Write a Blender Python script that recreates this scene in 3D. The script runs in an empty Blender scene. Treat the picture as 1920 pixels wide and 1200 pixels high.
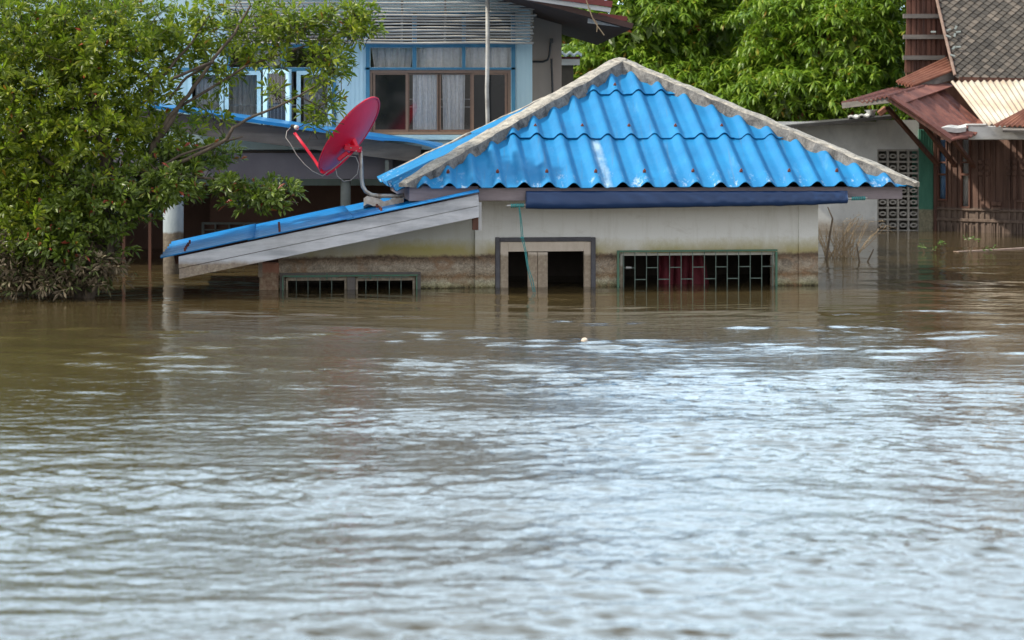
import bpy, math, random
import numpy as np
from mathutils import Vector, Matrix
R = math.radians
random.seed(7); rng = np.random.default_rng(7)
sc = bpy.context.scene

# ------------------------------------------------------------------ camera, sky, sun, exposure
FPX, HOR, CH = 4000.0, 225.0, 1.575      # focal length in photo pixels, horizon row, eye height above the water
cd = bpy.data.cameras.new('camera'); cam = bpy.data.objects.new('camera', cd); sc.collection.objects.link(cam)
cam.location = (0, 0, CH); cam.rotation_euler = (R(90), 0, 0)
cd.sensor_width = 36; cd.lens = 36*FPX/1920; cd.shift_y = -(600-HOR)/1920
cd.clip_end = 3000; cd.dof.use_dof = True; cd.dof.focus_distance = 20.0; cd.dof.aperture_fstop = 3.2
sc.camera = cam
SUN_EL, SUN_AZ = R(42), R(-97)         # azimuth measured from +Y (view direction) towards +X
w = bpy.data.worlds.new('World'); sc.world = w; w.use_nodes = True
nt = w.node_tree; bg = nt.nodes['Background']
sky = nt.nodes.new('ShaderNodeTexSky'); sky.sky_type = 'NISHITA'; sky.sun_disc = False
sky.sun_elevation = SUN_EL; sky.sun_rotation = SUN_AZ; sky.dust_density = 2.0
tc = nt.nodes.new('ShaderNodeTexCoord'); mp = nt.nodes.new('ShaderNodeMapping'); mp.inputs['Scale'].default_value = (1.6, 1.6, 4.5)
nz = nt.nodes.new('ShaderNodeTexNoise'); nz.inputs['Scale'].default_value = 1.5; nz.inputs['Detail'].default_value = 7
cr = nt.nodes.new('ShaderNodeValToRGB'); cr.color_ramp.elements[0].position = .40; cr.color_ramp.elements[1].position = .58
mx = nt.nodes.new('ShaderNodeMixRGB')
dt = nt.nodes.new('ShaderNodeVectorMath'); dt.operation = 'DOT_PRODUCT'; dt.inputs[1].default_value = Vector((.02, .94, .34)).normalized()
mr = nt.nodes.new('ShaderNodeMapRange'); mr.inputs[1].default_value = .80; mr.inputs[2].default_value = .99; mr.interpolation_type = 'SMOOTHSTEP'
cc = nt.nodes.new('ShaderNodeMixRGB'); cc.inputs[2].default_value = (22.5, 30, 36.5, 1)   # a bright cloud bank beyond the houses
sx = nt.nodes.new('ShaderNodeSeparateXYZ'); yr = nt.nodes.new('ShaderNodeMapRange'); yr.inputs[1].default_value = -.2; yr.inputs[2].default_value = .5
cb = nt.nodes.new('ShaderNodeMixRGB'); cb.inputs[1].default_value = (18.5, 18.5, 18.8, 1); cb.inputs[2].default_value = (5.4, 10.0, 14.2, 1)  # unseen clouds behind the camera, brightened to fill the facades with light
nt.links.new(tc.outputs['Generated'], sx.inputs[0]); nt.links.new(sx.outputs[1], yr.inputs[0]); nt.links.new(yr.outputs[0], cb.inputs[0]); nt.links.new(cb.outputs[0], cc.inputs[1])
ad = nt.nodes.new('ShaderNodeMath'); ad.operation = 'MULTIPLY_ADD'; ad.inputs[1].default_value = .12
nt.links.new(tc.outputs['Generated'], dt.inputs[0]); nt.links.new(dt.outputs['Value'], mr.inputs[0]); nt.links.new(mr.outputs[0], cc.inputs[0]); nt.links.new(cc.outputs[0], mx.inputs[2])
nt.links.new(tc.outputs['Generated'], mp.inputs[0]); nt.links.new(mp.outputs[0], nz.inputs[0]); nt.links.new(mr.outputs[0], ad.inputs[0]); nt.links.new(nz.outputs[0], ad.inputs[2]); nt.links.new(ad.outputs[0], cr.inputs[0])
nt.links.new(cr.outputs[0], mx.inputs[0]); nt.links.new(sky.outputs[0], mx.inputs[1]); nt.links.new(mx.outputs[0], bg.inputs[0])
bg.inputs[1].default_value = .085
sl = bpy.data.lights.new('sun', 'SUN'); sl.energy = 4.3; sl.angle = R(1.5); sl.color = (1, .93, .80)
so = bpy.data.objects.new('sun', sl); sc.collection.objects.link(so)
sd = Vector((math.sin(SUN_AZ)*math.cos(SUN_EL), math.cos(SUN_AZ)*math.cos(SUN_EL), math.sin(SUN_EL)))
so.rotation_euler = sd.to_track_quat('Z', 'Y').to_euler(); so.location = (-10, 10, 30)
sc.view_settings.view_transform = 'Standard'; sc.view_settings.look = 'None'; sc.view_settings.gamma = 1
sc.view_settings.exposure = 0.27
sc.cycles.max_bounces = 6; sc.cycles.transparent_max_bounces = 8

# ------------------------------------------------------------------ helpers
def lin(r, g, b):
    return tuple(((c/255)/12.92 if c/255 <= .04045 else ((c/255+.055)/1.055)**2.4) for c in (r, g, b))
def P(px, py, d):                      # the point seen at a photo pixel, at distance d
    return Vector(((px-960)/FPX*d, d, CH-(py-HOR)/FPX*d))

class Fr:                              # a facade's own frame: u along it, v into it, z up
    def __init__(s, px, d, ang):
        s.O = Vector(((px-960)/FPX*d, d, 0)); a = R(ang); s.c, s.s = math.cos(a), math.sin(a)
        s.U = Vector((s.c, s.s, 0)); s.V = Vector((-s.s, s.c, 0))
    def w(s, u, v, z): return s.O + s.U*u + s.V*v + Vector((0, 0, z))
    def hit(s, px, py, v=0.0):         # photo pixel -> (u, z) on the plane v
        dx, dz = (px-960)/FPX, -(py-HOR)/FPX
        t = (v - s.s*s.O.x*1.0*(1) + s.c*s.O.y)/(-s.s*dx + s.c) if False else (v + (-s.s*s.O.x + s.c*s.O.y))/(-s.s*dx + s.c)
        p = Vector((dx*t, t, CH+dz*t)); return (p-s.O).dot(s.U), p.z
    def u(s, px, v=0.0): return s.hit(px, 0, v)[0]
    def z(s, px, py, v=0.0): return s.hit(px, py, v)[1]
ID = Fr(960, 0, 0)

class MB:
    def __init__(s): s.v = []; s.f = []; s.m = []
    def add(s, vs, fs, mi=0):
        b = len(s.v); s.v += [tuple(v) for v in vs]; s.f += [tuple(b+i for i in f) for f in fs]; s.m += [mi]*len(fs); return s
    def box(s, fr, u0, u1, v0, v1, z0, z1, mi=0):
        q = [fr.w(u, v, z) for z in (z0, z1) for v in (v0, v1) for u in (u0, u1)]
        return s.add(q, [(0,2,3,1),(4,5,7,6),(0,1,5,4),(2,6,7,3),(0,4,6,2),(1,3,7,5)], mi)
    def bpx(s, fr, x0, y0, x1, y1, v, th, mi=0):     # a box whose front face covers a pixel rectangle on plane v
        u0, u1 = fr.u(x0, v), fr.u(x1, v); xm = (x0+x1)/2
        return s.box(fr, u0, u1, v, v+th, fr.z(xm, y1, v), fr.z(xm, y0, v), mi)
    def prism(s, fr, uz, v0, v1, mi=0):              # polygon in (u, z), thickness v0..v1
        n = len(uz); q = [fr.w(u, v0, z) for u, z in uz] + [fr.w(u, v1, z) for u, z in uz]
        return s.add(q, [tuple(range(n)), tuple(range(2*n-1, n-1, -1))] + [(i, n+i, n+(i+1) % n, (i+1) % n) for i in range(n)], mi)
    def ppx(s, fr, pts, v, th, mi=0): return s.prism(fr, [fr.hit(x, y, v) for x, y in pts], v, v+th, mi)
    def tube(s, pts, r, n=8, mi=0, cap=True):
        pts = [Vector(p) for p in pts]; rs = r if isinstance(r, (list, tuple)) else [r]*len(pts)
        ring = []; a = None
        for i, p in enumerate(pts):
            t = (pts[min(i+1, len(pts)-1)] - pts[max(i-1, 0)]); t = t.normalized() if t.length > 1e-9 else Vector((0, 0, 1))
            if a is None: a = t.orthogonal().normalized()
            a = (a - t*a.dot(t)); a = a.normalized() if a.length > 1e-6 else t.orthogonal().normalized()
            b = t.cross(a)
            ring.append([p + (a*math.cos(2*math.pi*k/n) + b*math.sin(2*math.pi*k/n))*rs[i] for k in range(n)])
        vs = [q for g in ring for q in g]; fs = []
        for i in range(len(pts)-1):
            for k in range(n): fs.append((i*n+k, i*n+(k+1) % n, (i+1)*n+(k+1) % n, (i+1)*n+k))
        if cap: fs += [tuple(range(n-1, -1, -1)), tuple(range((len(pts)-1)*n, len(pts)*n))]
        return s.add(vs, fs, mi)
    def bar(s, a, b, wd, hg, mi=0, up=(0, 0, 1)):    # rectangular bar from a to b
        a, b = Vector(a), Vector(b); t = (b-a).normalized(); sd_ = t.cross(Vector(up)).normalized(); u2 = sd_.cross(t)
        q = [p + sd_*sx*wd/2 + u2*sz*hg/2 for p in (a, b) for sz in (-1, 1) for sx in (-1, 1)]
        return s.add(q, [(0,1,3,2),(4,6,7,5),(0,4,5,1),(2,3,7,6),(0,2,6,4),(1,5,7,3)], mi)
    def patch(s, p00, p10, p11, p01, nu, nv, disp=None, th=.012, mi=0):  # bilinear sheet, thick, displaced along its normal
        p00, p10, p11, p01 = map(Vector, (p00, p10, p11, p01)); N = (p10-p00).cross(p01-p00).normalized()
        if N.z < 0: N = -N
        top = []
        for j in range(nv+1):
            for i in range(nu+1):
                a, b = i/nu, j/nv
                p = p00*(1-a)*(1-b) + p10*a*(1-b) + p11*a*b + p01*(1-a)*b
                top.append(p + N*(disp(a, b) if disp else 0))
        bot = [p - N*th for p in top]; W = nu+1; n = len(top); fs = []
        for j in range(nv):
            for i in range(nu):
                q = (j*W+i, j*W+i+1, (j+1)*W+i+1, (j+1)*W+i); fs += [q, tuple(n+k for k in reversed(q))]
        for i in range(nu): fs += [(i, n+i, n+i+1, i+1), (nv*W+i+1, n+nv*W+i+1, n+nv*W+i, nv*W+i)]
        for j in range(nv): fs += [((j+1)*W, n+(j+1)*W, n+j*W, j*W), (j*W+nu, n+j*W+nu, n+(j+1)*W+nu, (j+1)*W+nu)]
        return s.add(top+bot, fs, mi)
    def wall(s, fr, u0, u1, z0, z1, v, th, holes=(), mi=0):   # wall with real openings
        us = sorted({u0, u1, *[h[0] for h in holes], *[h[1] for h in holes]}); zs = sorted({z0, z1, *[h[2] for h in holes], *[h[3] for h in holes]})
        us = [x for x in us if u0 <= x <= u1]; zs = [x for x in zs if z0 <= x <= z1]
        def solid(i, j):
            if not (0 <= i < len(us)-1 and 0 <= j < len(zs)-1): return False
            a, b = (us[i]+us[i+1])/2, (zs[j]+zs[j+1])/2
            return not any(h[0] < a < h[1] and h[2] < b < h[3] for h in holes)
        for i in range(len(us)-1):
            for j in range(len(zs)-1):
                if not solid(i, j): continue
                a, b, c, d = us[i], us[i+1], zs[j], zs[j+1]; w_ = fr.w
                s.add([w_(a,v,c), w_(b,v,c), w_(b,v,d), w_(a,v,d)], [(0,1,2,3)], mi)
                s.add([w_(a,v+th,c), w_(b,v+th,c), w_(b,v+th,d), w_(a,v+th,d)], [(3,2,1,0)], mi)
                for ok, e, g in ((solid(i-1,j),(a,c),(a,d)), (solid(i+1,j),(b,c),(b,d)), (solid(i,j-1),(a,c),(b,c)), (solid(i,j+1),(a,d),(b,d))):
                    if not ok: s.add([w_(e[0],v,e[1]), w_(g[0],v,g[1]), w_(g[0],v+th,g[1]), w_(e[0],v+th,e[1])], [(0,1,2,3)], mi)
        return s
    def build(s, name, mats, parent=None, smooth=False, bevel=0, **kw):
        off = LOC.get(parent.name, Vector((0, 0, 0))) if parent else Vector((0, 0, 0))
        me = bpy.data.meshes.new(name); me.from_pydata([(v[0]-off.x, v[1]-off.y, v[2]-off.z) for v in s.v], [], s.f)
        for m in (mats if isinstance(mats, (list, tuple)) else [mats]): me.materials.append(m)
        if any(s.m): me.polygons.foreach_set('material_index', s.m)
        if smooth: me.polygons.foreach_set('use_smooth', [True]*len(s.f))
        me.update(); o = bpy.data.objects.new(name, me); sc.collection.objects.link(o)
        if parent: o.parent = parent; LOC[o.name] = off
        if bevel:
            m = o.modifiers.new('bevel', 'BEVEL'); m.width = bevel; m.segments = 1; m.limit_method = 'ANGLE'; m.angle_limit = R(40)
        for k, v in kw.items(): o[k] = v
        return o
LOC = {}
def thing(name, label, cat, loc, group=None):
    o = bpy.data.objects.new(name, None); sc.collection.objects.link(o); o.empty_display_size = .2
    o.location = loc; LOC[o.name] = Vector(loc); o['label'] = label; o['category'] = cat
    if group: o['group'] = group
    return o
def tag(o, label, cat, group=None):
    o['label'] = label; o['category'] = cat
    if group: o['group'] = group
    return o

# ------------------------------------------------------------------ materials
class NG:
    def __init__(s, name):
        s.m = bpy.data.materials.new(name); s.m.use_nodes = True; s.t = s.m.node_tree; s.b = s.t.nodes['Principled BSDF']
        s.geo = s.t.nodes.new('ShaderNodeNewGeometry')
    def n(s, ty, **kw):
        o = s.t.nodes.new(ty)
        for k, v in kw.items():
            if k.startswith('i_'):
                o.inputs[int(k[2:]) if k[2:].isdigit() else k[2:]].default_value = v
            else: setattr(o, k, v)
        return o
    def l(s, a, b): s.t.links.new(a, b)
    def noise(s, scale, stretch=(1, 1, 1), detail=5, rough=.6, dist=0):
        mp = s.n('ShaderNodeMapping'); mp.inputs['Scale'].default_value = stretch; s.l(s.geo.outputs['Position'], mp.inputs[0])
        z = s.n('ShaderNodeTexNoise'); z.inputs['Scale'].default_value = scale; z.inputs['Detail'].default_value = detail
        z.inputs['Roughness'].default_value = rough; z.inputs['Distortion'].default_value = dist; s.l(mp.outputs[0], z.inputs['Vector']); return z.outputs[0]
    def ramp(s, fac, stops, interp='LINEAR'):
        r = s.n('ShaderNodeValToRGB'); e = r.color_ramp; e.interpolation = interp
        while len(e.elements) < len(stops): e.elements.new(.5)
        for i, (p, c) in enumerate(stops):
            e.elements[i].position = p; e.elements[i].color = (*c, 1) if isinstance(c, (tuple, list)) else (c, c, c, 1)
        s.l(fac, r.inputs[0]); return r.outputs[0]
    def mix(s, fac, a, b, mode='MIX'):
        m = s.n('ShaderNodeMixRGB'); m.blend_type = mode
        for i, x in enumerate((fac, a, b)):
            if isinstance(x, (int, float)): m.inputs[i].default_value = x if i == 0 else (x, x, x, 1)
            elif isinstance(x, (tuple, list)): m.inputs[i].default_value = (*x, 1)
            else: s.l(x, m.inputs[i])
        return m.outputs[0]
    def math(s, op, a, b=0.0, c=0.0):
        m = s.n('ShaderNodeMath'); m.operation = op
        for i, x in enumerate((a, b, c)):
            if isinstance(x, (int, float)): m.inputs[i].default_value = x
            else: s.l(x, m.inputs[i])
        return m.outputs[0]
    def xyz(s):
        x = s.n('ShaderNodeSeparateXYZ'); s.l(s.geo.outputs['Position'], x.inputs[0]); return x.outputs
    def bump(s, h, strength=.3, dist=.01):
        b = s.n('ShaderNodeBump'); b.inputs['Strength'].default_value = strength; b.inputs['Distance'].default_value = dist
        s.l(h, b.inputs['Height']); s.l(b.outputs[0], s.b.inputs['Normal'])
    def col(s, c):
        if isinstance(c, (tuple, list)): s.b.inputs['Base Color'].default_value = (*c, 1)
        else: s.l(c, s.b.inputs['Base Color'])
    def rough(s, r):
        if isinstance(r, (int, float)): s.b.inputs['Roughness'].default_value = r
        else: s.l(r, s.b.inputs['Roughness'])

def simple(name, c1, c2=None, scale=6, stretch=(1, 1, 1), rough=.7, bump=.25, dist=.006, p=(.35, .7), metal=0):
    g = NG(name); c2 = c2 or tuple(x*.6 for x in c1)
    z = g.noise(scale, stretch, 8, .65); g.col(g.ramp(z, [(p[0], c1), (p[1], c2)])); g.rough(rough)
    g.b.inputs['Metallic'].default_value = metal
    if bump: g.bump(g.noise(scale*5, stretch, 6), bump, dist)
    return g.m
def mud(g, base, z1=.31, soft=.02, amt=.85, k=1.0):       # flood mud left on whatever stood in the water, up to the old level; k paints shade into it
    z = g.math('ADD', g.xyz()[2], g.math('MULTIPLY', g.math('SUBTRACT', g.noise(9, (1, 1, .5)), .5), .06))
    f = g.n('ShaderNodeMapRange'); f.inputs[1].default_value = z1+soft; f.inputs[2].default_value = z1-soft; g.l(z, f.inputs[0])
    n1 = g.noise(30, (1, 1, 1), 8, .7)
    c = g.ramp(n1, [(.3, (.13*k, .09*k, .055*k)), (.5, (.27*k, .20*k, .13*k)), (.68, (.42*k, .36*k, .25*k))])
    ff = g.math('MULTIPLY', f.outputs[0], amt)
    return g.mix(ff, base, c)

def wall_paint(name, white=(.86, .88, .85), green=.5):
    g = NG(name); z = g.xyz()[2]
    n_lo = g.noise(2.2, (1, 1, 1.2), 5); n_hi = g.noise(26, (1, 1, .7), 8, .75); n_f = g.noise(85, (1, 1, 1), 5, .8)
    zz = g.math('ADD', z, g.math('MULTIPLY', g.math('SUBTRACT', n_hi, .5), .10))
    zs = g.math('ADD', z, g.math('MULTIPLY', g.math('ADD', g.math('MULTIPLY', g.math('SUBTRACT', n_lo, .5), 1.0), g.math('MULTIPLY', g.math('SUBTRACT', n_hi, .5), .7)), .09))
    grime = g.ramp(g.noise(3.3, (1, 1, 2.2), 9, .75, .6), [(.55, 0.0), (.75, 1.0)])
    clean = g.mix(g.math('MULTIPLY', grime, .28), white, (.36, .33, .25))
    streak = g.ramp(g.noise(10, (1, 1, .12), 5, .7), [(.5, 0.0), (.78, 1.0)])
    clean = g.mix(g.math('MULTIPLY', streak, .25), clean, (.40, .38, .28))
    mossf = g.n('ShaderNodeMapRange'); mossf.inputs[1].default_value = .47; mossf.inputs[2].default_value = .32; g.l(zz, mossf.inputs[0])
    patchy = g.ramp(g.noise(1.3, (1, 1, .3), 4), [(.38, .12), (.56, 1.0)])
    clean = g.mix(g.math('MULTIPLY', g.math('MULTIPLY', mossf.outputs[0], green*2.0), patchy), clean, (.40, .37, .10))
    tanf = g.n('ShaderNodeMapRange'); tanf.inputs[1].default_value = .46; tanf.inputs[2].default_value = .29; g.l(g.math('ADD', zz, g.math('MULTIPLY', g.math('SUBTRACT', n_lo, .5), .25)), tanf.inputs[0])
    clean = g.mix(g.math('MULTIPLY', tanf.outputs[0], .62), clean, (.50, .42, .27))    # old seepage above the tide mark
    zn = g.math('DIVIDE', zz, .34)
    dirt = g.ramp(zn, [(0, (.07, .06, .03)), (.04, (.30, .27, .13)), (.10, (.62, .58, .36)), (.20, (.70, .64, .46)), (.32, (.36, .24, .13)), (.44, (.62, .52, .38)), (.62, (.64, .55, .43)), (.76, (.42, .32, .22)), (.84, (.20, .14, .095)), (1, (.22, .16, .11))])
    sp = g.ramp(n_f, [(.40, 1.0), (.66, .45)]); dirt = g.mix(1.0, dirt, sp, 'MULTIPLY')
    sp2 = g.ramp(g.noise(7, (1, 1, 1.8), 9, .8, 1.4), [(.40, 1.0), (.50, .75), (.62, .42)]); dirt = g.mix(.9, dirt, sp2, 'MULTIPLY')
    rst = g.ramp(g.noise(3.4, (1, 1, 1.4), 8, .75, .8), [(.50, 0.0), (.62, 1.0)]); dirt = g.mix(g.math('MULTIPLY', rst, .65), dirt, (.30, .17, .085))
    drip = g.ramp(g.noise(22, (1, 1, .10), 5, .7), [(.52, 0.0), (.70, 1.0)]); dirt = g.mix(g.math('MULTIPLY', drip, .35), dirt, (.16, .12, .08))
    f = g.n('ShaderNodeMapRange'); f.inputs[1].default_value = .325; f.inputs[2].default_value = .295; g.l(zs, f.inputs[0])
    g.col(g.mix(f.outputs[0], clean, dirt)); g.rough(.85)
    g.bump(g.math('ADD', g.math('MULTIPLY', n_hi, f.outputs[0]), g.math('MULTIPLY', n_f, .25)), .45, .02); return g.m

def blue_tile():
    g = NG('blue_painted_roof_tile')
    base = g.ramp(g.noise(3, (1, 1, 1), 6), [(.3, (.005, .155, .37)), (.7, (.009, .21, .46))])
    pale = g.ramp(g.noise(2.4, (2.4, .8, .8), 9, .7, .3), [(.58, 0.0), (.72, 1.0)])
    c = g.mix(g.math('MULTIPLY', pale, .16), base, (.32, .58, .85))
    x = g.xyz(); zlow = g.n('ShaderNodeMapRange'); zlow.inputs[1].default_value = 1.12; zlow.inputs[2].default_value = .94; g.l(x[2], zlow.inputs[0])
    chip = g.ramp(g.noise(7, (1.4, .7, .7), 9, .75), [(.56, 0.0), (.63, 1.0)])
    c = g.mix(g.math('MULTIPLY', g.math('MULTIPLY', chip, zlow.outputs[0]), .75), c, (.62, .70, .74))
    wx = g.math('ABSOLUTE', g.math('SUBTRACT', g.math('ADD', x[0], g.math('MULTIPLY', g.math('SUBTRACT', x[2], 1.05), .22)), .865))
    wf = g.n('ShaderNodeMapRange'); wf.inputs[1].default_value = .060; wf.inputs[2].default_value = .020; g.l(g.math('ADD', wx, g.math('MULTIPLY', g.math('SUBTRACT', g.noise(16, (1, .4, .4)), .5), .05)), wf.inputs[0])
    wz = g.n('ShaderNodeMapRange'); wz.inputs[1].default_value = 1.40; wz.inputs[2].default_value = 1.34; g.l(x[2], wz.inputs[0])
    c = g.mix(g.math('MULTIPLY', g.math('MULTIPLY', wf.outputs[0], wz.outputs[0]), g.ramp(g.noise(9, (1, .5, .5), 6), [(.35, .12), (.6, .55)])), c, (.60, .70, .72))    # one worn, bleached channel
    dark = g.ramp(g.noise(14, (1.5, .5, .5), 8, .8), [(.62, 0.0), (.8, 1.0)])
    c = g.mix(g.math('MULTIPLY', dark, .35), c, (.05, .12, .22))
    gr = g.ramp(g.noise(9, (3.2, .12, .12), 4, .6), [(.60, 0.0), (.70, 1.0)])
    c = g.mix(g.math('MULTIPLY', gr, .30), c, (.10, .13, .16))
    g.col(c); g.rough(g.ramp(g.noise(20, (1, .4, .4)), [(.3, .52), (.7, .7)])); g.b.inputs['Specular IOR Level'].default_value = .38
    g.bump(g.noise(60, (1, .5, .5), 5), .12, .004); return g.m

def cement(name, a=(.42, .40, .36), b=(.13, .12, .11), sc_=9):
    g = NG(name); n1 = g.noise(sc_, (1, 1, 1), 9, .75, .4); n2 = g.noise(sc_*9, (1, 1, 1), 5, .7)
    c = g.ramp(n1, [(.36, b), (.5, tuple((x+y)/2 for x, y in zip(a, b))), (.66, a)])
    c = g.mix(.6, c, g.ramp(n2, [(.35, .45), (.6, 1.0)]), 'MULTIPLY')
    g.col(c); g.rough(.92); g.bump(g.math('ADD', n1, g.math('MULTIPLY', n2, .35)), .6, .02); return g.m

def wood(name, a, b, along='x', sc_=14, muddy=False, rough=.8, zl=.31):
    g = NG(name); st = {'x': (.08, 1, 1), 'z': (1, 1, .06), 'y': (1, .08, 1)}[along]
    n1 = g.noise(sc_, st, 8, .7, .3); n2 = g.noise(3, (1, 1, 1), 5)
    c = g.ramp(n1, [(.3, b), (.52, tuple((x*.6+y*.4) for x, y in zip(a, b))), (.72, a)])
    c = g.mix(.45, c, g.ramp(n2, [(.3, .45), (.65, 1.0)]), 'MULTIPLY')
    if muddy: c = mud(g, c, zl)
    g.col(c); g.rough(rough); g.bump(n1, .5, .008); return g.m

def leaf_mat(name, cols, trans=.35, tcol=(.25, .42, .03), rough=.42):
    g = NG(name); rr = g.geo.outputs['Random Per Island']
    c = g.ramp(rr, cols); c = g.mix(.5, c, g.ramp(g.noise(1.6, (1, 1, 1), 3), [(.3, .5), (.7, 1.25)]), 'MULTIPLY')
    g.col(c); g.rough(rough); g.b.inputs['Specular IOR Level'].default_value = .45
    t = g.n('ShaderNodeBsdfTranslucent'); g.l(g.mix(.6, c, tcol), t.inputs[0])
    ms = g.n('ShaderNodeMixShader'); ms.inputs[0].default_value = trans
    out = g.t.nodes['Material Output']; g.l(g.b.outputs[0], ms.inputs[1]); g.l(t.outputs[0], ms.inputs[2]); g.l(ms.outputs[0], out.inputs[0]); return g.m

def glass_mat(name, tint=.75):
    g = NG(name); out = g.t.nodes['Material Output']
    tr = g.n('ShaderNodeBsdfTransparent'); tr.inputs[0].default_value = (tint, tint, tint, 1)
    gl = g.n('ShaderNodeBsdfGlossy'); gl.inputs['Roughness'].default_value = .02
    fr = g.n('ShaderNodeFresnel'); fr.inputs[0].default_value = 1.5; ms = g.n('ShaderNodeMixShader')
    g.l(fr.outputs[0], ms.inputs[0]); g.l(tr.outputs[0], ms.inputs[1]); g.l(gl.outputs[0], ms.inputs[2]); g.l(ms.outputs[0], out.inputs[0])
    g.t.nodes.remove(g.b); return g.m

def water_mat():
    g = NG('muddy_flood_water')
    c = g.ramp(g.noise(.35, (1, .8, 1), 4), [(.3, (.066, .048, .021)), (.7, (.086, .064, .029))])
    g.col(c); g.rough(.035); g.b.inputs['IOR'].default_value = 1.6
    x = g.xyz()
    fade = g.n('ShaderNodeMapRange'); fade.inputs[1].default_value = 18.5; fade.inputs[2].default_value = 13.0; fade.inputs[3].default_value = .25; g.l(x[1], fade.inputs[0])
    n1 = g.noise(9, (.55, 1.5, 1), 4, .55, .3); n2 = g.noise(26, (.7, 1.5, 1), 3, .5)
    h = g.math('MULTIPLY', g.math('ADD', n1, g.math('MULTIPLY', n2, .28)), fade.outputs[0])
    g.bump(h, 1.0, .008); return g.m

M = {}
M['water'] = water_mat()
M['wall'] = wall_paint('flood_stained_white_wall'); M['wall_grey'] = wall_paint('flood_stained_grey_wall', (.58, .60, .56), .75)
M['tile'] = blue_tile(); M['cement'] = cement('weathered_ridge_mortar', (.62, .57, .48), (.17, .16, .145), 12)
M['cement_side'] = cement('dark_mortar_side', (.34, .325, .30), (.075, .073, .07), 10)  # darker mortar for the side faces of the caps
M['fascia'] = wood('mauve_grey_board', (.36, .31, .33), (.22, .19, .21))
M['barge'] = wood('weathered_white_board', (.74, .77, .82), (.34, .37, .41), muddy=True, sc_=10, zl=.30)
M['white_board'] = wood('white_painted_board', (.62, .64, .66), (.35, .36, .36), 'z', muddy=True)
M['tarp'] = simple('navy_tarpaulin', (.006, .034, .115), (.009, .042, .135), 2, (.5, 1, 2), .42, 0, .01)
M['teal'] = simple('teal_rope', (.03, .22, .23), (.06, .3, .3), 60, rough=.7)
M['door_border'] = simple('dark_grey_door_surround', (.075, .075, .09), (.12, .12, .13), 12, rough=.7)
def mudded(name, c1, c2, zl=.31, rough=.8, k=1.0):
    g = NG(name); c = g.ramp(g.noise(14, (1, 1, .4), 8, .7), [(.35, c1), (.7, c2)]); g.col(mud(g, c, zl, .012, .75 if k == 1 else .97, k)); g.rough(rough); g.bump(g.noise(60), .3, .005); return g.m
M['door_wood'] = mudded('cream_door_timber', (.72, .64, .54), (.60, .52, .42))
M['green_metal'] = simple('green_painted_iron', (.06, .20, .13), (.10, .16, .10), 20, rough=.5)
M['win_frame'] = mudded('pale_window_timber', (.50, .50, .44), (.34, .33, .28), .20)
M['bar'] = simple('grey_green_grille_bar', (.15, .21, .18), (.09, .13, .105), 25, rough=.5)
M['red_cloth'] = simple('dark_red_cloth', (.11, .006, .014), (.07, .004, .01), 6, rough=.8)
M['brick_red'] = mudded('reddish_pillar_plaster', (.40, .20, .13), (.30, .13, .08), .16)
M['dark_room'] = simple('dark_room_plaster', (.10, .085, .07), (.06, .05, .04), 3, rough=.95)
M['brown_room'] = simple('brown_plaster_under_house', (.17, .10, .075), (.12, .07, .055), 2, rough=.9)
M['screw'] = simple('rusty_screw', (.20, .045, .02), (.11, .03, .015), 50)
M['red_dish'] = simple('red_dish_enamel', (.80, .012, .050), (.68, .010, .045), 5, rough=.45, bump=.04)
M['galv'] = simple('galvanised_pipe', (.42, .43, .42), (.25, .17, .11), 12, (1, 1, .5), .42, .1, p=(.5, .75), metal=.5)
M['white_plastic'] = simple('white_plastic', (.75, .74, .70), (.6, .58, .52), 20, rough=.4)
M['black_plastic'] = simple('black_plastic', (.03, .03, .03), (.05, .05, .05), 20, rough=.4)
M['cable'] = simple('grey_cable', (.42, .42, .40), (.3, .3, .28), 30, rough=.5, bump=0)
M['timber_old'] = wood('old_grey_timber', (.30, .27, .24), (.10, .09, .085), sc_=9)
M['beam_grey'] = simple('dark_grey_beam', (.15, .145, .165), (.12, .115, .135), 4, rough=.85)
M['column_grey'] = simple('grey_column', (.22, .25, .24), (.16, .18, .17), 6, rough=.85)
M['siding'] = simple('pale_blue_siding', (.60, .79, .82), (.50, .70, .75), 4, (3, 1, .3), rough=.65)
M['blue_frame'] = simple('deep_blue_window_timber', (.045, .19, .30), (.06, .25, .38), 10, rough=.55)
M['pale_frame'] = simple('pale_blue_window_timber', (.55, .80, .86), (.45, .70, .78), 10, rough=.5)
M['bright_blue'] = simple('bright_blue_sheet_metal', (.008, .17, .45), (.014, .22, .56), 5, rough=.35, bump=.08)
M['brown_frame'] = simple('bronze_window_aluminium', (.28, .17, .11), (.22, .135, .09), 15, rough=.4)
M['glass'] = glass_mat('window_glass', .98)
M['dark_glass'] = simple('tinted_dark_glass', (.012, .013, .014), (.016, .017, .018), 2, rough=.06, bump=0)
def curtain_mat():
    g = NG('lace_curtain'); z = g.noise(28, (1, 1, 1), 4, .6); c = g.ramp(z, [(.35, (.80, .80, .80)), (.6, (.93, .93, .92))])
    g.col(g.mix(.4, c, g.ramp(g.noise(14, (1, 1, .05), 3), [(.35, .5), (.65, 1.0)]), 'MULTIPLY')); g.rough(.9)
    return g.m
M['curtain'] = curtain_mat()
M['batten'] = wood('silvery_bamboo_batten', (.56, .55, .50), (.27, .25, .22), sc_=6)
M['beige_panel'] = simple('beige_wall_panel', (.50, .41, .34), (.42, .34, .29), 2, (1, 1, .3), rough=.8)
M['soffit'] = wood('dark_brown_soffit', (.075, .035, .028), (.035, .018, .014), 'x', 10)
M['maroon'] = simple('maroon_paint', (.16, .03, .03), (.11, .025, .02), 6, rough=.7)
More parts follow.
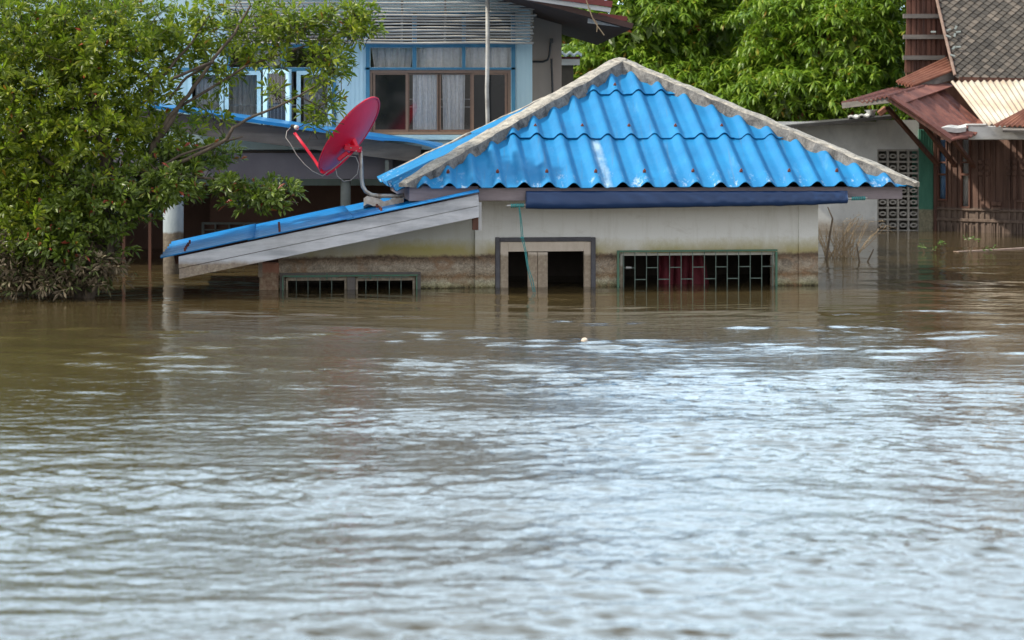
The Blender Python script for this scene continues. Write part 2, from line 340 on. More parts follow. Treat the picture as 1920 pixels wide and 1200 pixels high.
M['white_trim'] = simple('white_trim', (.60, .60, .58), (.38, .37, .35), 8, (.3, 1, 1), rough=.7)
M['rust'] = NG('rusty_sheet_metal')
g = M['rust']; n1 = g.noise(3.5, (1, 1, 1), 9, .75, .4)
g.col(g.ramp(n1, [(.3, (.085, .032, .025)), (.48, (.17, .06, .045)), (.64, (.28, .11, .075)), (.78, (.34, .20, .15))])); g.rough(.75); g.bump(n1, .3, .01); M['rust'] = g.m
M['rust_light'] = simple('orange_rusty_sheet', (.34, .15, .09), (.19, .07, .045), 5, (1, .4, 1), rough=.75)
M['cream_sheet'] = simple('cream_corrugated_sheet', (.58, .53, .44), (.44, .33, .23), 3.5, (1, .5, 1), rough=.6, bump=.1)
M['old_tile'] = NG('old_cement_scale_tile')
g = M['old_tile']; c = g.ramp(g.geo.outputs['Random Per Island'], [(0, (.055, .050, .044)), (.5, (.095, .085, .073)), (.85, (.14, .12, .10)), (1, (.20, .17, .14))])
g.col(g.mix(.5, c, g.ramp(g.noise(5), [(.3, .5), (.7, 1.2)]), 'MULTIPLY')); g.rough(.9); M['old_tile'] = g.m
M['dark_wood'] = wood('dark_red_brown_boards', (.20, .085, .055), (.05, .024, .018), 'z', 16)
def house_wood():
    g = NG('brown_teak_boards'); n1 = g.noise(13, (1, 1, .06), 8, .7, .3)
    c = g.ramp(n1, [(.3, (.05, .027, .020)), (.52, (.13, .07, .05)), (.74, (.26, .155, .115))])
    c = g.mix(.4, c, g.ramp(g.noise(4, (1, 1, .5), 6), [(.3, .55), (.65, 1.3)]), 'MULTIPLY')
    f = g.n('ShaderNodeMapRange'); f.inputs[1].default_value = .36; f.inputs[2].default_value = .33
    z = g.math('ADD', g.xyz()[2], g.math('MULTIPLY', g.math('SUBTRACT', g.noise(6), .5), .04)); g.l(z, f.inputs[0])
    g.col(g.mix(f.outputs[0], c, g.ramp(g.noise(18, (1, 1, .4), 6), [(.35, (.10, .068, .052)), (.7, (.18, .13, .10))]))); g.rough(.8); g.bump(n1, .5, .008); return g.m
M['teak'] = house_wood()
M['shed_wall'] = NG('grey_cement_sheet')
g = M['shed_wall']; c = g.ramp(g.noise(2.5, (1, 1, .7), 8, .7), [(.35, (.74, .75, .72)), (.62, (.56, .57, .55)), (.8, (.26, .26, .25))])
g.col(mud(g, c, .12, .06, .7)); g.rough(.9); g.bump(g.noise(30), .3, .008); M['shed_wall'] = g.m
M['block'] = simple('grey_breeze_block', (.42, .40, .36), (.24, .23, .205), 8, rough=.95)
M['green_wall'] = mudded('green_painted_boards', (.045, .17, .12), (.07, .23, .16), .30)
M['blue_curtain'] = simple('blue_patterned_curtain', (.40, .62, .85), (.12, .30, .60), 16, (2, 1, .5), rough=.9)
M['bark'] = simple('grey_brown_bark', (.12, .095, .07), (.055, .042, .03), 18, (1, 1, .4), rough=.9, bump=.6, dist=.02)
M['twig'] = simple('dry_tan_twig', (.36, .27, .16), (.19, .135, .085), 20, rough=.9)
M['stick'] = simple('wet_dark_stick', (.15, .11, .07), (.07, .05, .03), 20, rough=.8)
M['leaf'] = leaf_mat('glossy_green_leaf', [(0, (.075, .10, .012)), (.35, (.14, .19, .014)), (.7, (.23, .29, .018)), (.90, (.34, .39, .025)), (.990, (.38, .40, .03)), (.996, (.38, .05, .02))], .45)
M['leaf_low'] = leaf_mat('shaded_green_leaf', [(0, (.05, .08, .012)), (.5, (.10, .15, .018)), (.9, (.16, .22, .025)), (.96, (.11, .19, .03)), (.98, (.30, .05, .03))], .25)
M['leaf_mud'] = leaf_mat('mud_coated_leaf', [(0, (.07, .052, .030)), (.45, (.15, .115, .068)), (.75, (.26, .21, .13)), (.78, (.06, .085, .02)), (1, (.10, .13, .03))], .12, (.2, .15, .08), .7)
M['mango'] = leaf_mat('mango_leaf', [(0, (.09, .18, .014)), (.4, (.16, .28, .02)), (.8, (.25, .38, .03)), (.97, (.33, .44, .05)), (.995, (.36, .20, .03))], .35)
M['weed'] = leaf_mat('weed_leaf', [(0, (.06, .13, .02)), (1, (.14, .22, .05))], .3)
M['foam'] = simple('dirty_white_foam', (.74, .68, .60), (.50, .40, .30), 18, rough=.8)
M['ground'] = simple('drowned_mud_ground', (.12, .09, .06), (.08, .06, .04), 1, rough=.95)

# ------------------------------------------------------------------ water: one sheet to the horizon, rippled where it is near
def make_water():
    rows = [-600, -200, -60, -15, 0, 3, 4.6] + list(np.arange(5.4, 12, .017)) + list(np.arange(12, 22, .030)) + list(np.arange(22, 31, .07))
    d = 31.0; st = .1
    while d < 900: rows.append(d); st *= 1.16; d += st
    rows = np.array(rows); uf = np.linspace(-.3, .3, 430)
    uo = np.array([.34, .42, .6, 1, 2, 6, 20, 80]); us = np.concatenate([-uo[::-1], uf, uo])
    Y = np.repeat(rows[:, None], len(us), 1); X = us[None, :]*np.maximum(Y, 5.4)
    Z = np.zeros_like(X); r = np.random.default_rng(3)
    fine = (Y > 5.3) & (Y < 32) & (np.abs(us)[None, :] < .31)
    def smooth(n, lo, hi, seed):
        q = np.random.default_rng(seed); S = np.zeros_like(X)
        for _ in range(n):
            L = q.uniform(lo, hi); a = q.uniform(0, 6.28); S += np.sin(2*np.pi*(X*np.cos(a)*.6+Y*np.sin(a))/L + q.uniform(0, 6.28))
        return S/math.sqrt(n/2)
    patch = np.clip(.6+.35*smooth(7, 1.5, 6, 11), 0.2, 1.3); patch2 = np.clip(.6+.45*smooth(7, 1.2, 5, 12), .1, 1.4)
    uu = X/np.maximum(Y, 5.4); ss = lambda a, b: (lambda q: q*q*(3-2*q))(np.clip((uu-a)/(b-a), 0, 1))
    t = np.clip((18.0 - 5.0*ss(-.02, -.14) - 2.8*ss(.10, .20) - Y)/(7.0 - 1.5*ss(-.02, -.14)), 0, 1); base = .15 + .85*t**1.8
    warp = smooth(5, 2.5, 6, 5)*.25
    for k in range(60):                # wind ripples
        L = .07*(.55/.07)**(r.uniform(0, 1)**1.1); th = r.normal(math.pi/2, .40)
        kx, ky = 2*np.pi/L*math.cos(th), 2*np.pi/L*math.sin(th)
        slope = .036 if L < .22 else .021
        ph = kx*X + ky*(Y+warp) + r.uniform(0, 6.28)
        s_ = np.sin(ph); w_ = patch if k % 2 else patch2
        Z += slope*L/(2*np.pi)*(s_ + .25*np.cos(2*ph))*w_
    for k in range(5):                 # lazy longer swell
        L = r.uniform(1.2, 2.4); th = r.normal(math.pi/2, .3); Z += .018*L/(2*np.pi)*np.sin(2*np.pi/L*(math.cos(th)*X+math.sin(th)*Y)+r.uniform(0, 6.28))
    F = np.zeros_like(X)
    for k in range(16):                # slow ripples that stay visible far out
        L = r.uniform(.28, .9); th = r.normal(math.pi/2, .28); F += .0125*L/(2*np.pi)*np.sin(2*np.pi/L*(math.cos(th)*X+math.sin(th)*(Y+warp))+r.uniform(0, 6.28))
    F *= np.clip((Y-10)/4, .2, 1)*patch2
    G = np.zeros_like(X)
    for k in range(16):                # scattered gusts that catch the sky
        L = r.uniform(.14, .34); th = r.normal(math.pi/2, .25); G += .034*L/(2*np.pi)*np.sin(2*np.pi/L*(math.cos(th)*X+math.sin(th)*(Y+warp))+r.uniform(0, 6.28))
    gust = np.clip(smooth(12, .5, 1.9, 31)*1.05 - .15, 0, 1.3)
    F += G*gust*np.clip((Y-11.5)/1.5, 0, 1)*np.clip((18.6-Y)/2.2, 0, 1)
    edge = np.clip((.30-np.abs(us))/.02, 0, 1)[None, :]*np.clip((31-Y)/4, 0, 1)*np.clip((Y-5.4)/.2, 0, 1)
    Z = (Z*base + F)*edge*fine
    n, m = X.shape; me = bpy.data.meshes.new('water')
    co = np.stack([X, Y, Z], -1).reshape(-1, 3).astype(np.float32)
    idx = np.arange(n*m).reshape(n, m); q = np.stack([idx[:-1, :-1], idx[:-1, 1:], idx[1:, 1:], idx[1:, :-1]], -1).reshape(-1, 4).astype(np.int32)
    me.vertices.add(len(co)); me.vertices.foreach_set('co', co.ravel()); me.loops.add(q.size); me.loops.foreach_set('vertex_index', q.ravel())
    me.polygons.add(len(q)); me.polygons.foreach_set('loop_start', np.arange(0, q.size, 4, dtype=np.int32)); me.polygons.foreach_set('loop_total', np.full(len(q), 4, dtype=np.int32))
    me.update(calc_edges=True); me.validate(); me.polygons.foreach_set('use_smooth', np.ones(len(me.polygons), dtype=bool)); me.materials.append(M['water'])
    o = bpy.data.objects.new('water', me); sc.collection.objects.link(o); o['kind'] = 'structure'
make_water()
GZ = -1.75
gm = MB(); gm.add([(-900, -600, GZ), (900, -600, GZ), (900, 900, GZ), (-900, 900, GZ)], [(0, 1, 2, 3)])
gm.build('ground', M['ground'], kind='structure')

# ------------------------------------------------------------------ flooded house in the middle
A = Fr(930, 20.0, 6.5)
def flooded_house():
    t = thing('flooded_house', 'small white house with a blue corrugated hip roof, drowned almost to its eaves', 'house', A.w(0, 0, 0))
    F = 0.0
    uL, uM, uR = A.u(486), A.u(893), A.u(1531)
    dh = (A.u(951), A.u(1097), GZ, A.z(1030, 471)); wh = (A.u(1163), A.u(1451), -.9, A.z(1300, 476))
    wh2 = (A.u(535), A.u(650), -.9, A.z(600, 524)); wh3 = (A.u(666), A.u(779), -.9, A.z(720, 524))
    zt = .92
    b = MB(); b.wall(A, uM, uR, GZ, zt, 0, .1, [dh, wh])
    b.box(A, uR-.1, uR, .1, 2.4, GZ, zt); b.box(A, uM, uM+.1, .1, 2.4, GZ, zt); b.box(A, uM, uR, 2.4, 2.5, GZ, zt)
    b.box(A, uM-.012, A.u(928), -.018, .0, GZ, zt-.01); b.box(A, A.u(1497), uR+.012, -.018, 0, GZ, zt-.01)
    wl = b.build('wall', M['wall'], t)
    b = MB(); 
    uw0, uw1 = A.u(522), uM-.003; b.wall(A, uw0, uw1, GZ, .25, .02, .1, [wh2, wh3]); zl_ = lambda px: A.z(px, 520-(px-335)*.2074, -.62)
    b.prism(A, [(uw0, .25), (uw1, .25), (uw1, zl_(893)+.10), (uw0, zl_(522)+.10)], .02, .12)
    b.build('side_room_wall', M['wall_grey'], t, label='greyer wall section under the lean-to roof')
    b = MB(); b.box(A, A.u(486), A.u(523), -.01, .2, GZ, A.z(500, 492)); b.build('pillar', M['brick_red'], t, label='reddish corner pillar', bevel=.01)
    b = MB(); b.box(A, A.u(484, -.05), A.u(492, -.05), -.05, -.012, A.z(488, 520, -.05), A.z(488, 489, -.05)); b.build('bracket', M['white_board'], t)
    # dark inner partitions
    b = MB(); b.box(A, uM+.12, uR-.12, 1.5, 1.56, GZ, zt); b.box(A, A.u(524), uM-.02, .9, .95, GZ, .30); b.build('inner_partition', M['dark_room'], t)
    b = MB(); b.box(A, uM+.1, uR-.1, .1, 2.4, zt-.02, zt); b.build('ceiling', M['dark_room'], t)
    # door surround, timber frame, posts
    d = MB(); vb = -.03
    for x0, y0, x1, y1 in ((929, 445, 937.5, 640), (1108.5, 445, 1117, 640), (937.5, 445, 1108.5, 453)): d.bpx(A, x0, y0, x1, y1, vb, .035)
    db = d.build('door_surround', M['door_border'], t, bevel=.004)
    for nm, rects in (('door_post', [(938, 453, 953, 640)]), ('door_post', [(1095, 453, 1108, 640)]), ('door_header', [(953, 453, 1095, 471.5)]), ('door_leaf', [(990, 473, 1007.6, 640), (1008.4, 473, 1027, 640)])):
        d = MB()
        for q in rects: d.bpx(A, *q, -.012, .05)
        d.build(nm, M['door_wood'], t, bevel=.003)
    # right window
    wfr = MB()
    for q in ((1163, 474, 1452, 478.5), (1163, 478.5, 1167.5, 620), (1447.5, 478.5, 1452, 620)): wfr.bpx(A, *q, -.008, .07)
    win = wfr.build('window', M['win_frame'], t)
    gf = MB()
    for q in ((1157, 468.5, 1458, 472), (1157, 472, 1161.3, 620), (1454, 472, 1458, 620)): gf.bpx(A, *q, -.045, .018)
    gf.build('grille_frame', M['green_metal'], win)
    xs = [1040+x/3.692 for x in (478, 556, 636, 714, 796, 876, 956, 1037, 1116, 1195, 1274, 1354, 1434, 1510)]
    gb = MB()
    for i, x in enumerate(xs):
        gb.bpx(A, x-.65, 472, x+.65, 640, -.04, .008)
        if i+1 < len(xs):
            yy = 502.3 if i % 2 == 0 else 524.3; yy -= i*.25; gb.bpx(A, x+.85, yy-.8, xs[i+1]-.85, yy+.8, -.04, .008)
    gb.build('grille', M['bar'], win)
    d = MB(); d.tube([A.w(A.u(1174, -.06), -.06, A.z(1174, 502, -.06)), A.w(A.u(1184, -.06), -.06, A.z(1184, 502, -.06))], [.014, .010], 8); d.build('latch', M['galv'], win)
    # left window
    wfr = MB()
    for q in ((536, 520, 650, 526), (536, 526, 540, 620), (646, 526, 650, 620), (667, 520, 778, 526), (667, 526, 671, 620), (774, 526, 778, 620)): wfr.bpx(A, *q, -.0, .06)
    win = wfr.build('window', M['win_frame'], t)
    d = MB()
    for q in ((525, 511, 789, 515), (525, 515, 533.5, 620), (782, 515, 789, 620), (651, 519.5, 666, 620)): d.bpx(A, *q, -.022, .04)
    d.build('window_surround', simple('mud_grey_plaster', (.12, .11, .105), (.17, .15, .13), 12), win)
    gf = MB()
    for q in ((531, 515.5, 784, 518.5), (529, 518.5, 531.5, 620), (780, 518.5, 782.5, 620), (612, 513, 614, 524), (694, 513, 696, 524)): gf.bpx(A, *q, -.05, .015)
    gf.build('grille_frame', M['green_metal'], win)
    for xs_ in ((555.5, 577.5, 600, 622), (686, 708, 730, 752)):
        gb = MB(); gb.bpx(A, xs_[0]-14, 519, xs_[-1]+14, 520.3, -.040, .005)
        for x in xs_: gb.bpx(A, x-.6, 518.5, x+.6, 620, -.045, .0048)
        gb.build('grille', M['bar'], win)
    # hip roof: four corrugated faces laid in lapped rows
    ve = -.55; tan = .485; DD = 3.2; eL, eR = A.u(757, ve), A.u(1712, ve); W = eR-eL; uc = (eL+eR)/2; ze = A.z(1225, 353, ve)
    zr = Vector((0, 0, 1)); pitch = .228; h = .055
    def prof(x):
        x = (x/pitch) % 1.0
        if x < .42: return 0.0
        s_ = (x-.42)/.58; return h*(math.sin(math.pi*s_)**1.25)
    def face(mb, Omid, U, V, over=0, phase=0, left=None, right=None, seed=0, run=None, la=None, lb=None, tan=tan):
        run = run or W/2; la = la or W/2; lb = lb or W/2
        N = (zr - V*tan).normalized(); rr = random.Random(seed); cosl = 1/math.sqrt(1+tan*tan); rowlen = 1.0*cosl
        lim_l = left if left is not None else -la; lim_r = right if right is not None else lb
        n = int((lim_r-lim_l)/pitch*12); starts = [-over] + [rowlen*k for k in (1, 2)]
        for k, v0 in enumerate(starts):
            v1n = starts[k+1]+.15 if k+1 < len(starts) else 9
            lift0 = .022 if k else .012
            prev = None; vs = []; fs = []; jt = [(rr.uniform(-.008, .008), rr.uniform(-.002, .004)) for _ in range(90)]
            for i in range(n+1):
                u = lim_l + (lim_r-lim_l)*i/n; vt = min(v1n, run*(1-(-u/la if u < 0 else u/lb))-.002)
                if vt <= v0+.01:
                    prev = None; continue
                q_ = jt[int((u+phase+10)/(2*pitch)) % 90]; v00 = v0 + q_[0]
                pts = []
                for s_ in range(5):
                    vv = v00 + (vt-v00)*s_/4; sag = .0
                    lift = lift0*max(0, 1-(vv-v00)/1.05)
                    p = Omid + U*u + V*vv + zr*(vv*tan) + N*(prof(u+phase)+lift+sag+q_[1])
                    pts.append(p)
                base = len(vs); vs += pts + [p - N*.007 for p in pts]
                if prev is not None:
                    for s_ in range(4):
                        a, b_, c, e = prev+s_, base+s_, base+s_+1, prev+s_+1; fs += [(a, b_, c, e), (a+5, e+5, c+5, b_+5)]
                    fs += [(prev, prev+5, base+5, base), (prev+4, base+4, base+9, prev+9)]
                prev = base
            mb.add(vs, fs)
    O_f = A.w(uc, ve, ze); rb = MB(); C = A.w(uc, ve+W/2, ze)
    face(rb, O_f, A.U, A.V, phase=.07, left=-W/2+.12)
    bk = DD-W/2; face(rb, C - A.U*W/2, -A.V, A.U, over=.05, la=bk, lb=W/2); face(rb, C + A.U*W/2, A.V, -A.U, over=.02, la=W/2, lb=bk); face(rb, C + A.V*bk, -A.U, -A.V, run=bk, tan=W/2*tan/bk)
    roof = rb.build('roof', M['tile'], t, smooth=True)
    m = roof.modifiers.new('edge', 'EDGE_SPLIT'); m.split_angle = R(55)
    # mortar caps on the hips
    apex = C + zr*(W/2*tan+.02)
    def cap(corner, side, seed, ext):
        rr = random.Random(seed); a = apex + zr*(.075 if seed < 3 else .035); dv = corner + zr*(.055 if seed < 3 else .045) - a; L = dv.length; dv.normalize(); e = a + dv*(L+ext)
        S = dv.cross(zr).normalized(); up = S.cross(dv).normalized(); n = 46; vs = []; fs = []
        prof_ = [(-.098, -.13), (-.092, .008), (-.07, .020), (0, .026), (.07, .020), (.092, .008), (.098, -.13)]
        for i in range(n+1):
            p = a + (e-a)*(i/n); tp = min(1, .45+(n-i)/n*4.5); step = .006*math.sin(i/n*L/.42*2*math.pi)
            for (x, y) in prof_:
                j = rr.uniform(-1, 1); low = y < -.1
                vs.append(p + S*(x*tp*(1+.05*math.sin(i*.8+seed)) + .006*j + (.012*j if low else 0)) + up*(y*tp + .004*rr.uniform(-1, 1) + step*.6 + (.03*math.sin(i*1.1+seed) if low else 0)))
        k = len(prof_)
        for i in range(n):
            for q in range(k-1): fs.append((i*k+q, i*k+q+1, (i+1)*k+q+1, (i+1)*k+q))
        fs += [tuple(range(k)), tuple(range(n*k+k-1, n*k-1, -1))]
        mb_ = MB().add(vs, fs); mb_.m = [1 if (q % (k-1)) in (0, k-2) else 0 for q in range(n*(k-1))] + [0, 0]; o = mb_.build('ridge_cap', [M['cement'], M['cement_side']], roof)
    cz = ze
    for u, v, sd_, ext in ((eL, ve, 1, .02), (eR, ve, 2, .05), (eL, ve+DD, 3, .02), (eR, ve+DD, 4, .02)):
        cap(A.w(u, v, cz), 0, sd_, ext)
    # screws on the crests, three rows, every second crest
    N = (zr - A.V*tan).normalized(); sb = MB(); prevrow = (.20, 1.15, 2.08)
    for v in prevrow:
        k = -39
        while k < 40:
            u = (k + .71)*pitch - .07; k += 2
            if abs(u) < W/2 - v - .06 and u > -W/2+.2:
                vh = v*.905; p = O_f + A.U*u + A.V*vh + zr*(vh*tan) + N*(h+.024)
                sb = MB(); sb.tube([p-N*.03, p+N*.004, p+N*.005, p+N*.018], [.015, .015, .008, .007], 8); sb.build('roof_screw', M['screw'], roof)
    # soffit frame: fascia boards
    b = MB(); vf = -.47; b.bpx(A, 767, 349, 897, 377, vf, .03); b.bpx(A, 897.5, 351, 1692, 375, vf, .03)
    uf0, uf1 = A.u(767, vf), A.u(1692, vf); zf0, zf1 = A.z(1200, 375, vf), A.z(1200, 351, vf)
    b.box(A, uf1-.03, uf1, vf+.031, vf+3.0, zf0, zf1); b.box(A, uf0, uf0+.03, vf+.031, vf+3.0, zf0, zf1)
    b.build('fascia', M['fascia'], t, bevel=.004)
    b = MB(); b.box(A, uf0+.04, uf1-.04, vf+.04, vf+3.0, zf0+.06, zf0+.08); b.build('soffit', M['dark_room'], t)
    # lean-to
    vl = -.62
    bg_ = MB(); bg_.ppx(A, [(335, 481), (897, 364.5), (898, 385), (335, 503)], vl, .025); o1 = bg_.build('barge_board', M['barge'], t)
    bg_ = MB(); bg_.ppx(A, [(336, 504), (898, 386), (898, 407), (336, 523)], vl+.004, .025); bg_.build('barge_board', M['barge'], t)
    def lz(px, py): return A.hit(px, py, vl)
    u0, z0 = lz(301, 483); u1, z1 = lz(898, 361); nseg = [(0, .29), (.27, .60), (.58, 1.0)]
    for (a, b_) in nseg:
        def pt(s_, v, up=0): return A.w(u0+(u1-u0)*s_, v, z0+(z1-z0)*s_+up)
        lift = .008
        rb = MB(); prr = lambda aa, bb: .016*max(0, math.sin(2*math.pi*bb*6.0))**2
        rb.patch(pt(a, vl-.03, .004), pt(b_, vl-.03, .014), pt(b_, vl+2.5, .014), pt(a, vl+2.5, .004), 8, 108, prr, .01)
        rb.build('lean_to_roof', M['bright_blue'], t, smooth=True)
    sb = MB()
    for s_ in (.075, .37, .69):
        for v in (vl+.02, vl+.25, vl+.5, vl+.8, vl+1.2):
            p = A.w(u0+(u1-u0)*s_, v, z0+(z1-z0)*s_+.01); sb = MB(); sb.tube([p, p+Vector((0, 0, .035))], .011, 6); sb.build('roof_screw', M['screw'], t)
    b = MB(); b.bpx(A, 886, 408, 897, 431, vl+.03, .05); b.build('rafter_end', M['dark_wood'], t)
    b = MB(); b.bpx(A, 892, 379, 903, 432, vl+.005+.03, .02); b.build('bracket', M['white_board'], t)
    b = MB(); p0 = A.w(*[A.hit(340, 505, vl+.8)[0], vl+.8, A.hit(340, 480, vl)[1]-.06]); 
    for v in (vl+.6, vl+1.4, vl+2.2): b.bar(A.w(u0+.1, v, z0-.055), A.w(u1-.05, v, z1-.055), .05, .09)
    b.build('rafters', M['dark_wood'], t)
    return t, eL, ve, ze, vf
house, eL, ve, ze, vf = flooded_house()

# red cloth hanging in the right window
cb = MB(); n = 40; vs = []; fs = []
for i in range(n+1):
    s_ = i/n; px = 1236+s_*84
    for j in range(9):
        py = 470 + j*9; fl = .03*math.sin(s_*19+j*.2) + .02*math.sin(s_*41); u, z = A.hit(px+(j*1.5 if s_ > .8 else 0), py, .3)
        vs.append(A.w(u, .3+fl, z))
for i in range(n):
    for j in range(8): fs.append((i*9+j, (i+1)*9+j, (i+1)*9+j+1, i*9+j+1))
o = cb.add(vs, fs).build('hanging_cloth', M['red_cloth'], smooth=True); m = o.modifiers.new('th', 'SOLIDIFY'); m.thickness = .01
tag(o, 'dark red cloth hanging inside the right window behind its grille', 'cloth')

# navy tarpaulin rolled up under the eave
def tarp():
    t = thing('rolled_tarpaulin', 'navy blue tarpaulin rolled up along the fascia of the white house', 'tarpaulin', A.w(A.u(1280, vf-.06), vf-.06, A.z(1280, 375, vf)))
    n = 170; k = 16; vs = []; fs = []; r = random.Random(4)
    for i in range(n+1):
        s_ = i/n; px = 986+s_*602; yb = 391.5 - 3.5*s_ - 7.5*max(0, (s_-.5)/.5)**1.3 + 1.2*math.sin(s_*9); yt = 358
        v = vf-.055; u, zb = A.hit(px, yb, v); zt_ = A.hit(px, yt, v)[1]; zc, hh = (zb+zt_)/2, (zt_-zb)/2
        for q in range(k):
            a = 2*math.pi*q/k; cz_, cv = math.sin(a), math.cos(a)
            bulge = .042 if cz_ < 0 else .030
            wr = (.002+.006*max(0, s_-.35))*math.sin(s_*60+cz_*5) + .0022*math.sin(s_*131-cz_*8)*(s_ > .5) + .002*math.sin(s_*17+a*2) if cv < .2 else 0
            vs.append(A.w(u, v + cv*bulge*1.0 - abs(wr)*1.6*(1 if cv < .2 else 0), zc + hh*cz_ + wr*.3))
    for i in range(n):
        for q in range(k): fs.append((i*k+q, (i+1)*k+q, (i+1)*k+(q+1) % k, i*k+(q+1) % k))
    fs += [tuple(range(k-1, -1, -1)), tuple(range(n*k, n*k+k))]
    MB().add(vs, fs).build('sheet', M['tarp'], t, smooth=True)
    v = vf-.055
    for xa, ya, xb, yb in ((950, 386, 985.5, 385), (1588.5, 372.5, 1626, 371.5)):
        b = MB(); a_, b_ = A.w(A.u(xa, v), v, A.z(xa, ya, v)), A.w(A.u(xb, v), v, A.z(xb, yb, v)); b.tube([a_, b_], .011, 8)
        pl = b.build('pole_end', M['galv'], t)
        b = MB(); 
        for q in range(7):
            p = a_.lerp(b_, .22+.1*q); b.tube([p, p+A.U*.014], [.019, .017], 8)
        b.build('rope_binding', M['teal'], pl)
tarp()
b = MB(); v = vf-.08
for off in (0, 2.2):
    pts = [(973+off*.4, 388), (976+off, 415), (978+off*1.5, 445), (984+off, 470), (988+off, 500), (994+off*2, 525), (1000+off*1.5, 548)]
    b.tube([A.w(A.u(x, v), v+.02*math.sin(i), A.z(x, y, v)) for i, (x, y) in enumerate(pts)], .0042, 5)
p = A.w(A.u(979, v), v, A.z(979, 446, v)); b.tube([p-A.U*.02, p, p+A.U*.02], [.004, .012, .004], 6)
tag(b.build('dangling_rope', M['teal']), 'thin teal rope hanging from the tarpaulin past the door into the water', 'rope')

# ------------------------------------------------------------------ satellite dish on its bent pipe
def dish():
    D = 20.35
    base = P(768, 369, D-.15); t = thing('satellite_dish', 'red satellite dish on a bent pipe at the left corner of the blue roof', 'satellite dish', base)
    c = P(654, 252, D); a = Vector((100, 0, 134)).normalized()      # long axis in the picture plane
    nrm = Vector((-.80, 0, .597)); nrm = (nrm*.965 + Vector((0, .255, 0))).normalized()
    a = (a - nrm*a.dot(nrm)).normalized(); bb = nrm.cross(a).normalized()
    RA, RB = .435, .42; rings, seg = 12, 64; front = []; back = []
    def pt(rr, th, off): return c + a*(RA*rr*math.cos(th)) + bb*(RB*rr*math.sin(th)) + nrm*(.085*(rr*rr-1) + off)
    vs = []; fs = []
    for layer, off in ((0, .004), (1, -.004)):
        vs.append(pt(0, 0, off))
        for i in range(1, rings+1):
            for k in range(seg): vs.append(pt(i/rings, 2*math.pi*k/seg, off))
    nl = 1+rings*seg
    for layer in (0, 1):
        b0 = layer*nl
        for k in range(seg): fs.append((b0, b0+1+k, b0+1+(k+1) % seg) if layer == 0 else (b0, b0+1+(k+1) % seg, b0+1+k))
        for i in range(rings-1):
            for k in range(seg):
                q = (b0+1+i*seg+k, b0+1+(i+1)*seg+k, b0+1+(i+1)*seg+(k+1) % seg, b0+1+i*seg+(k+1) % seg); fs.append(q if layer == 0 else q[::-1])
    MB().add(vs, fs).build('reflector', M['red_dish'], t, smooth=True)
    rim = MB(); rim.tube([pt(1.0, 2*math.pi*k/seg, -.008) for k in range(seg+1)], .011, 6); rim.build('rim', M['red_dish'], t, smooth=True)
    # arm: runs under the dish then folds up to the receiver
    cb_ = c - nrm*.085
    arm = MB(); pts = [P(662, 283, D-.12), P(643, 303, D-.12), P(622, 322, D-.12), P(613, 327, D-.1), P(604, 323, D-.08), P(590, 300, D), P(571, 274, D+.05), P(552, 249, D+.1)]
    arm.tube(pts, [.014]*len(pts), 8); arm.build('arm', M['red_dish'], t, smooth=True)
    br = MB(); hub = P(655, 276, D-.10)
    br.bar(P(646, 276, D-.13), P(678, 281, D-.13), .07, .055); br.bar(P(652, 285, D-.12), P(634, 300, D-.12), .05, .04)
    br.bar(P(660, 262, D-.06), P(668, 280, D-.10), .05, .06); br.build('bracket', M['red_dish'], t, bevel=.006)
    for x, y in ((658, 277), (675, 278), (668, 283)): 
        q = P(x, y, D-.165); MB().tube([q, q-Vector((0, .015, 0))], .006, 6).build('bolt', M['galv'], t)
    l = MB(); q0, q1 = P(545, 236, D+.1), P(563, 241, D+.1); l.tube([q0, q0.lerp(q1, .3), q0.lerp(q1, .62), q1.lerp(q0, .3)], [.014, .024, .018, .018], 10); lo = l.build('receiver', M['black_plastic'], t, smooth=False)
    l = MB(); cc = P(556, 239, D+.08); l.tube([cc+Vector((-.022, 0, -.004)), cc+Vector((-.012, 0, 0)), cc+Vector((.012, -.01, -.004)), cc+Vector((.022, -.012, -.006))], [.012, .024, .024, .010], 12); l.build('receiver_cap', M['white_plastic'], lo, smooth=True)
    p = MB(); pts = [P(676, 283, D-.10), P(677, 310, D-.1), P(678, 335, D-.1), P(680, 349, D-.1), P(686, 359, D-.11), P(697, 365.5, D-.12), P(712, 367.5, D-.13), P(740, 367.5, D-.15), P(766, 365.5, D-.16)]
    p.tube(pts, .0195, 10); p.build('pipe', M['galv'], t, smooth=True)
    cbm = MB(); 
    cbm.tube([P(546, 238, D+.1), P(538, 246, D+.05), P(536, 258, D), P(546, 272, D-.02), P(556, 290, D-.03), P(571, 308, D-.05), P(586, 321, D-.1), P(605, 330, D-.12), P(632, 310, D-.14), P(652, 292, D-.15), P(667, 294, D-.15), P(673, 308, D-.14), P(670, 326, D-.13), P(658, 338, D-.13), P(644, 340, D-.13), P(632, 330, D-.13), P(629, 315, D-.13)], .0042, 5)
    cbm.build('cable', M['cable'], t, smooth=True)
dish()
b = MB(); n = 14; vs = []
b.patch(P(682, 372, 20.1), P(757, 374, 20.1), P(757, 378, 20.6), P(682, 379, 20.6), 12, 4, lambda a_, b_: .02*math.sin(a_*9)+.012*math.sin(b_*8+a_*20), .075)
tag(b.build('loose_board', M['foam']), 'broken whitish board lying on the lean-to roof beneath the dish pipe', 'board')

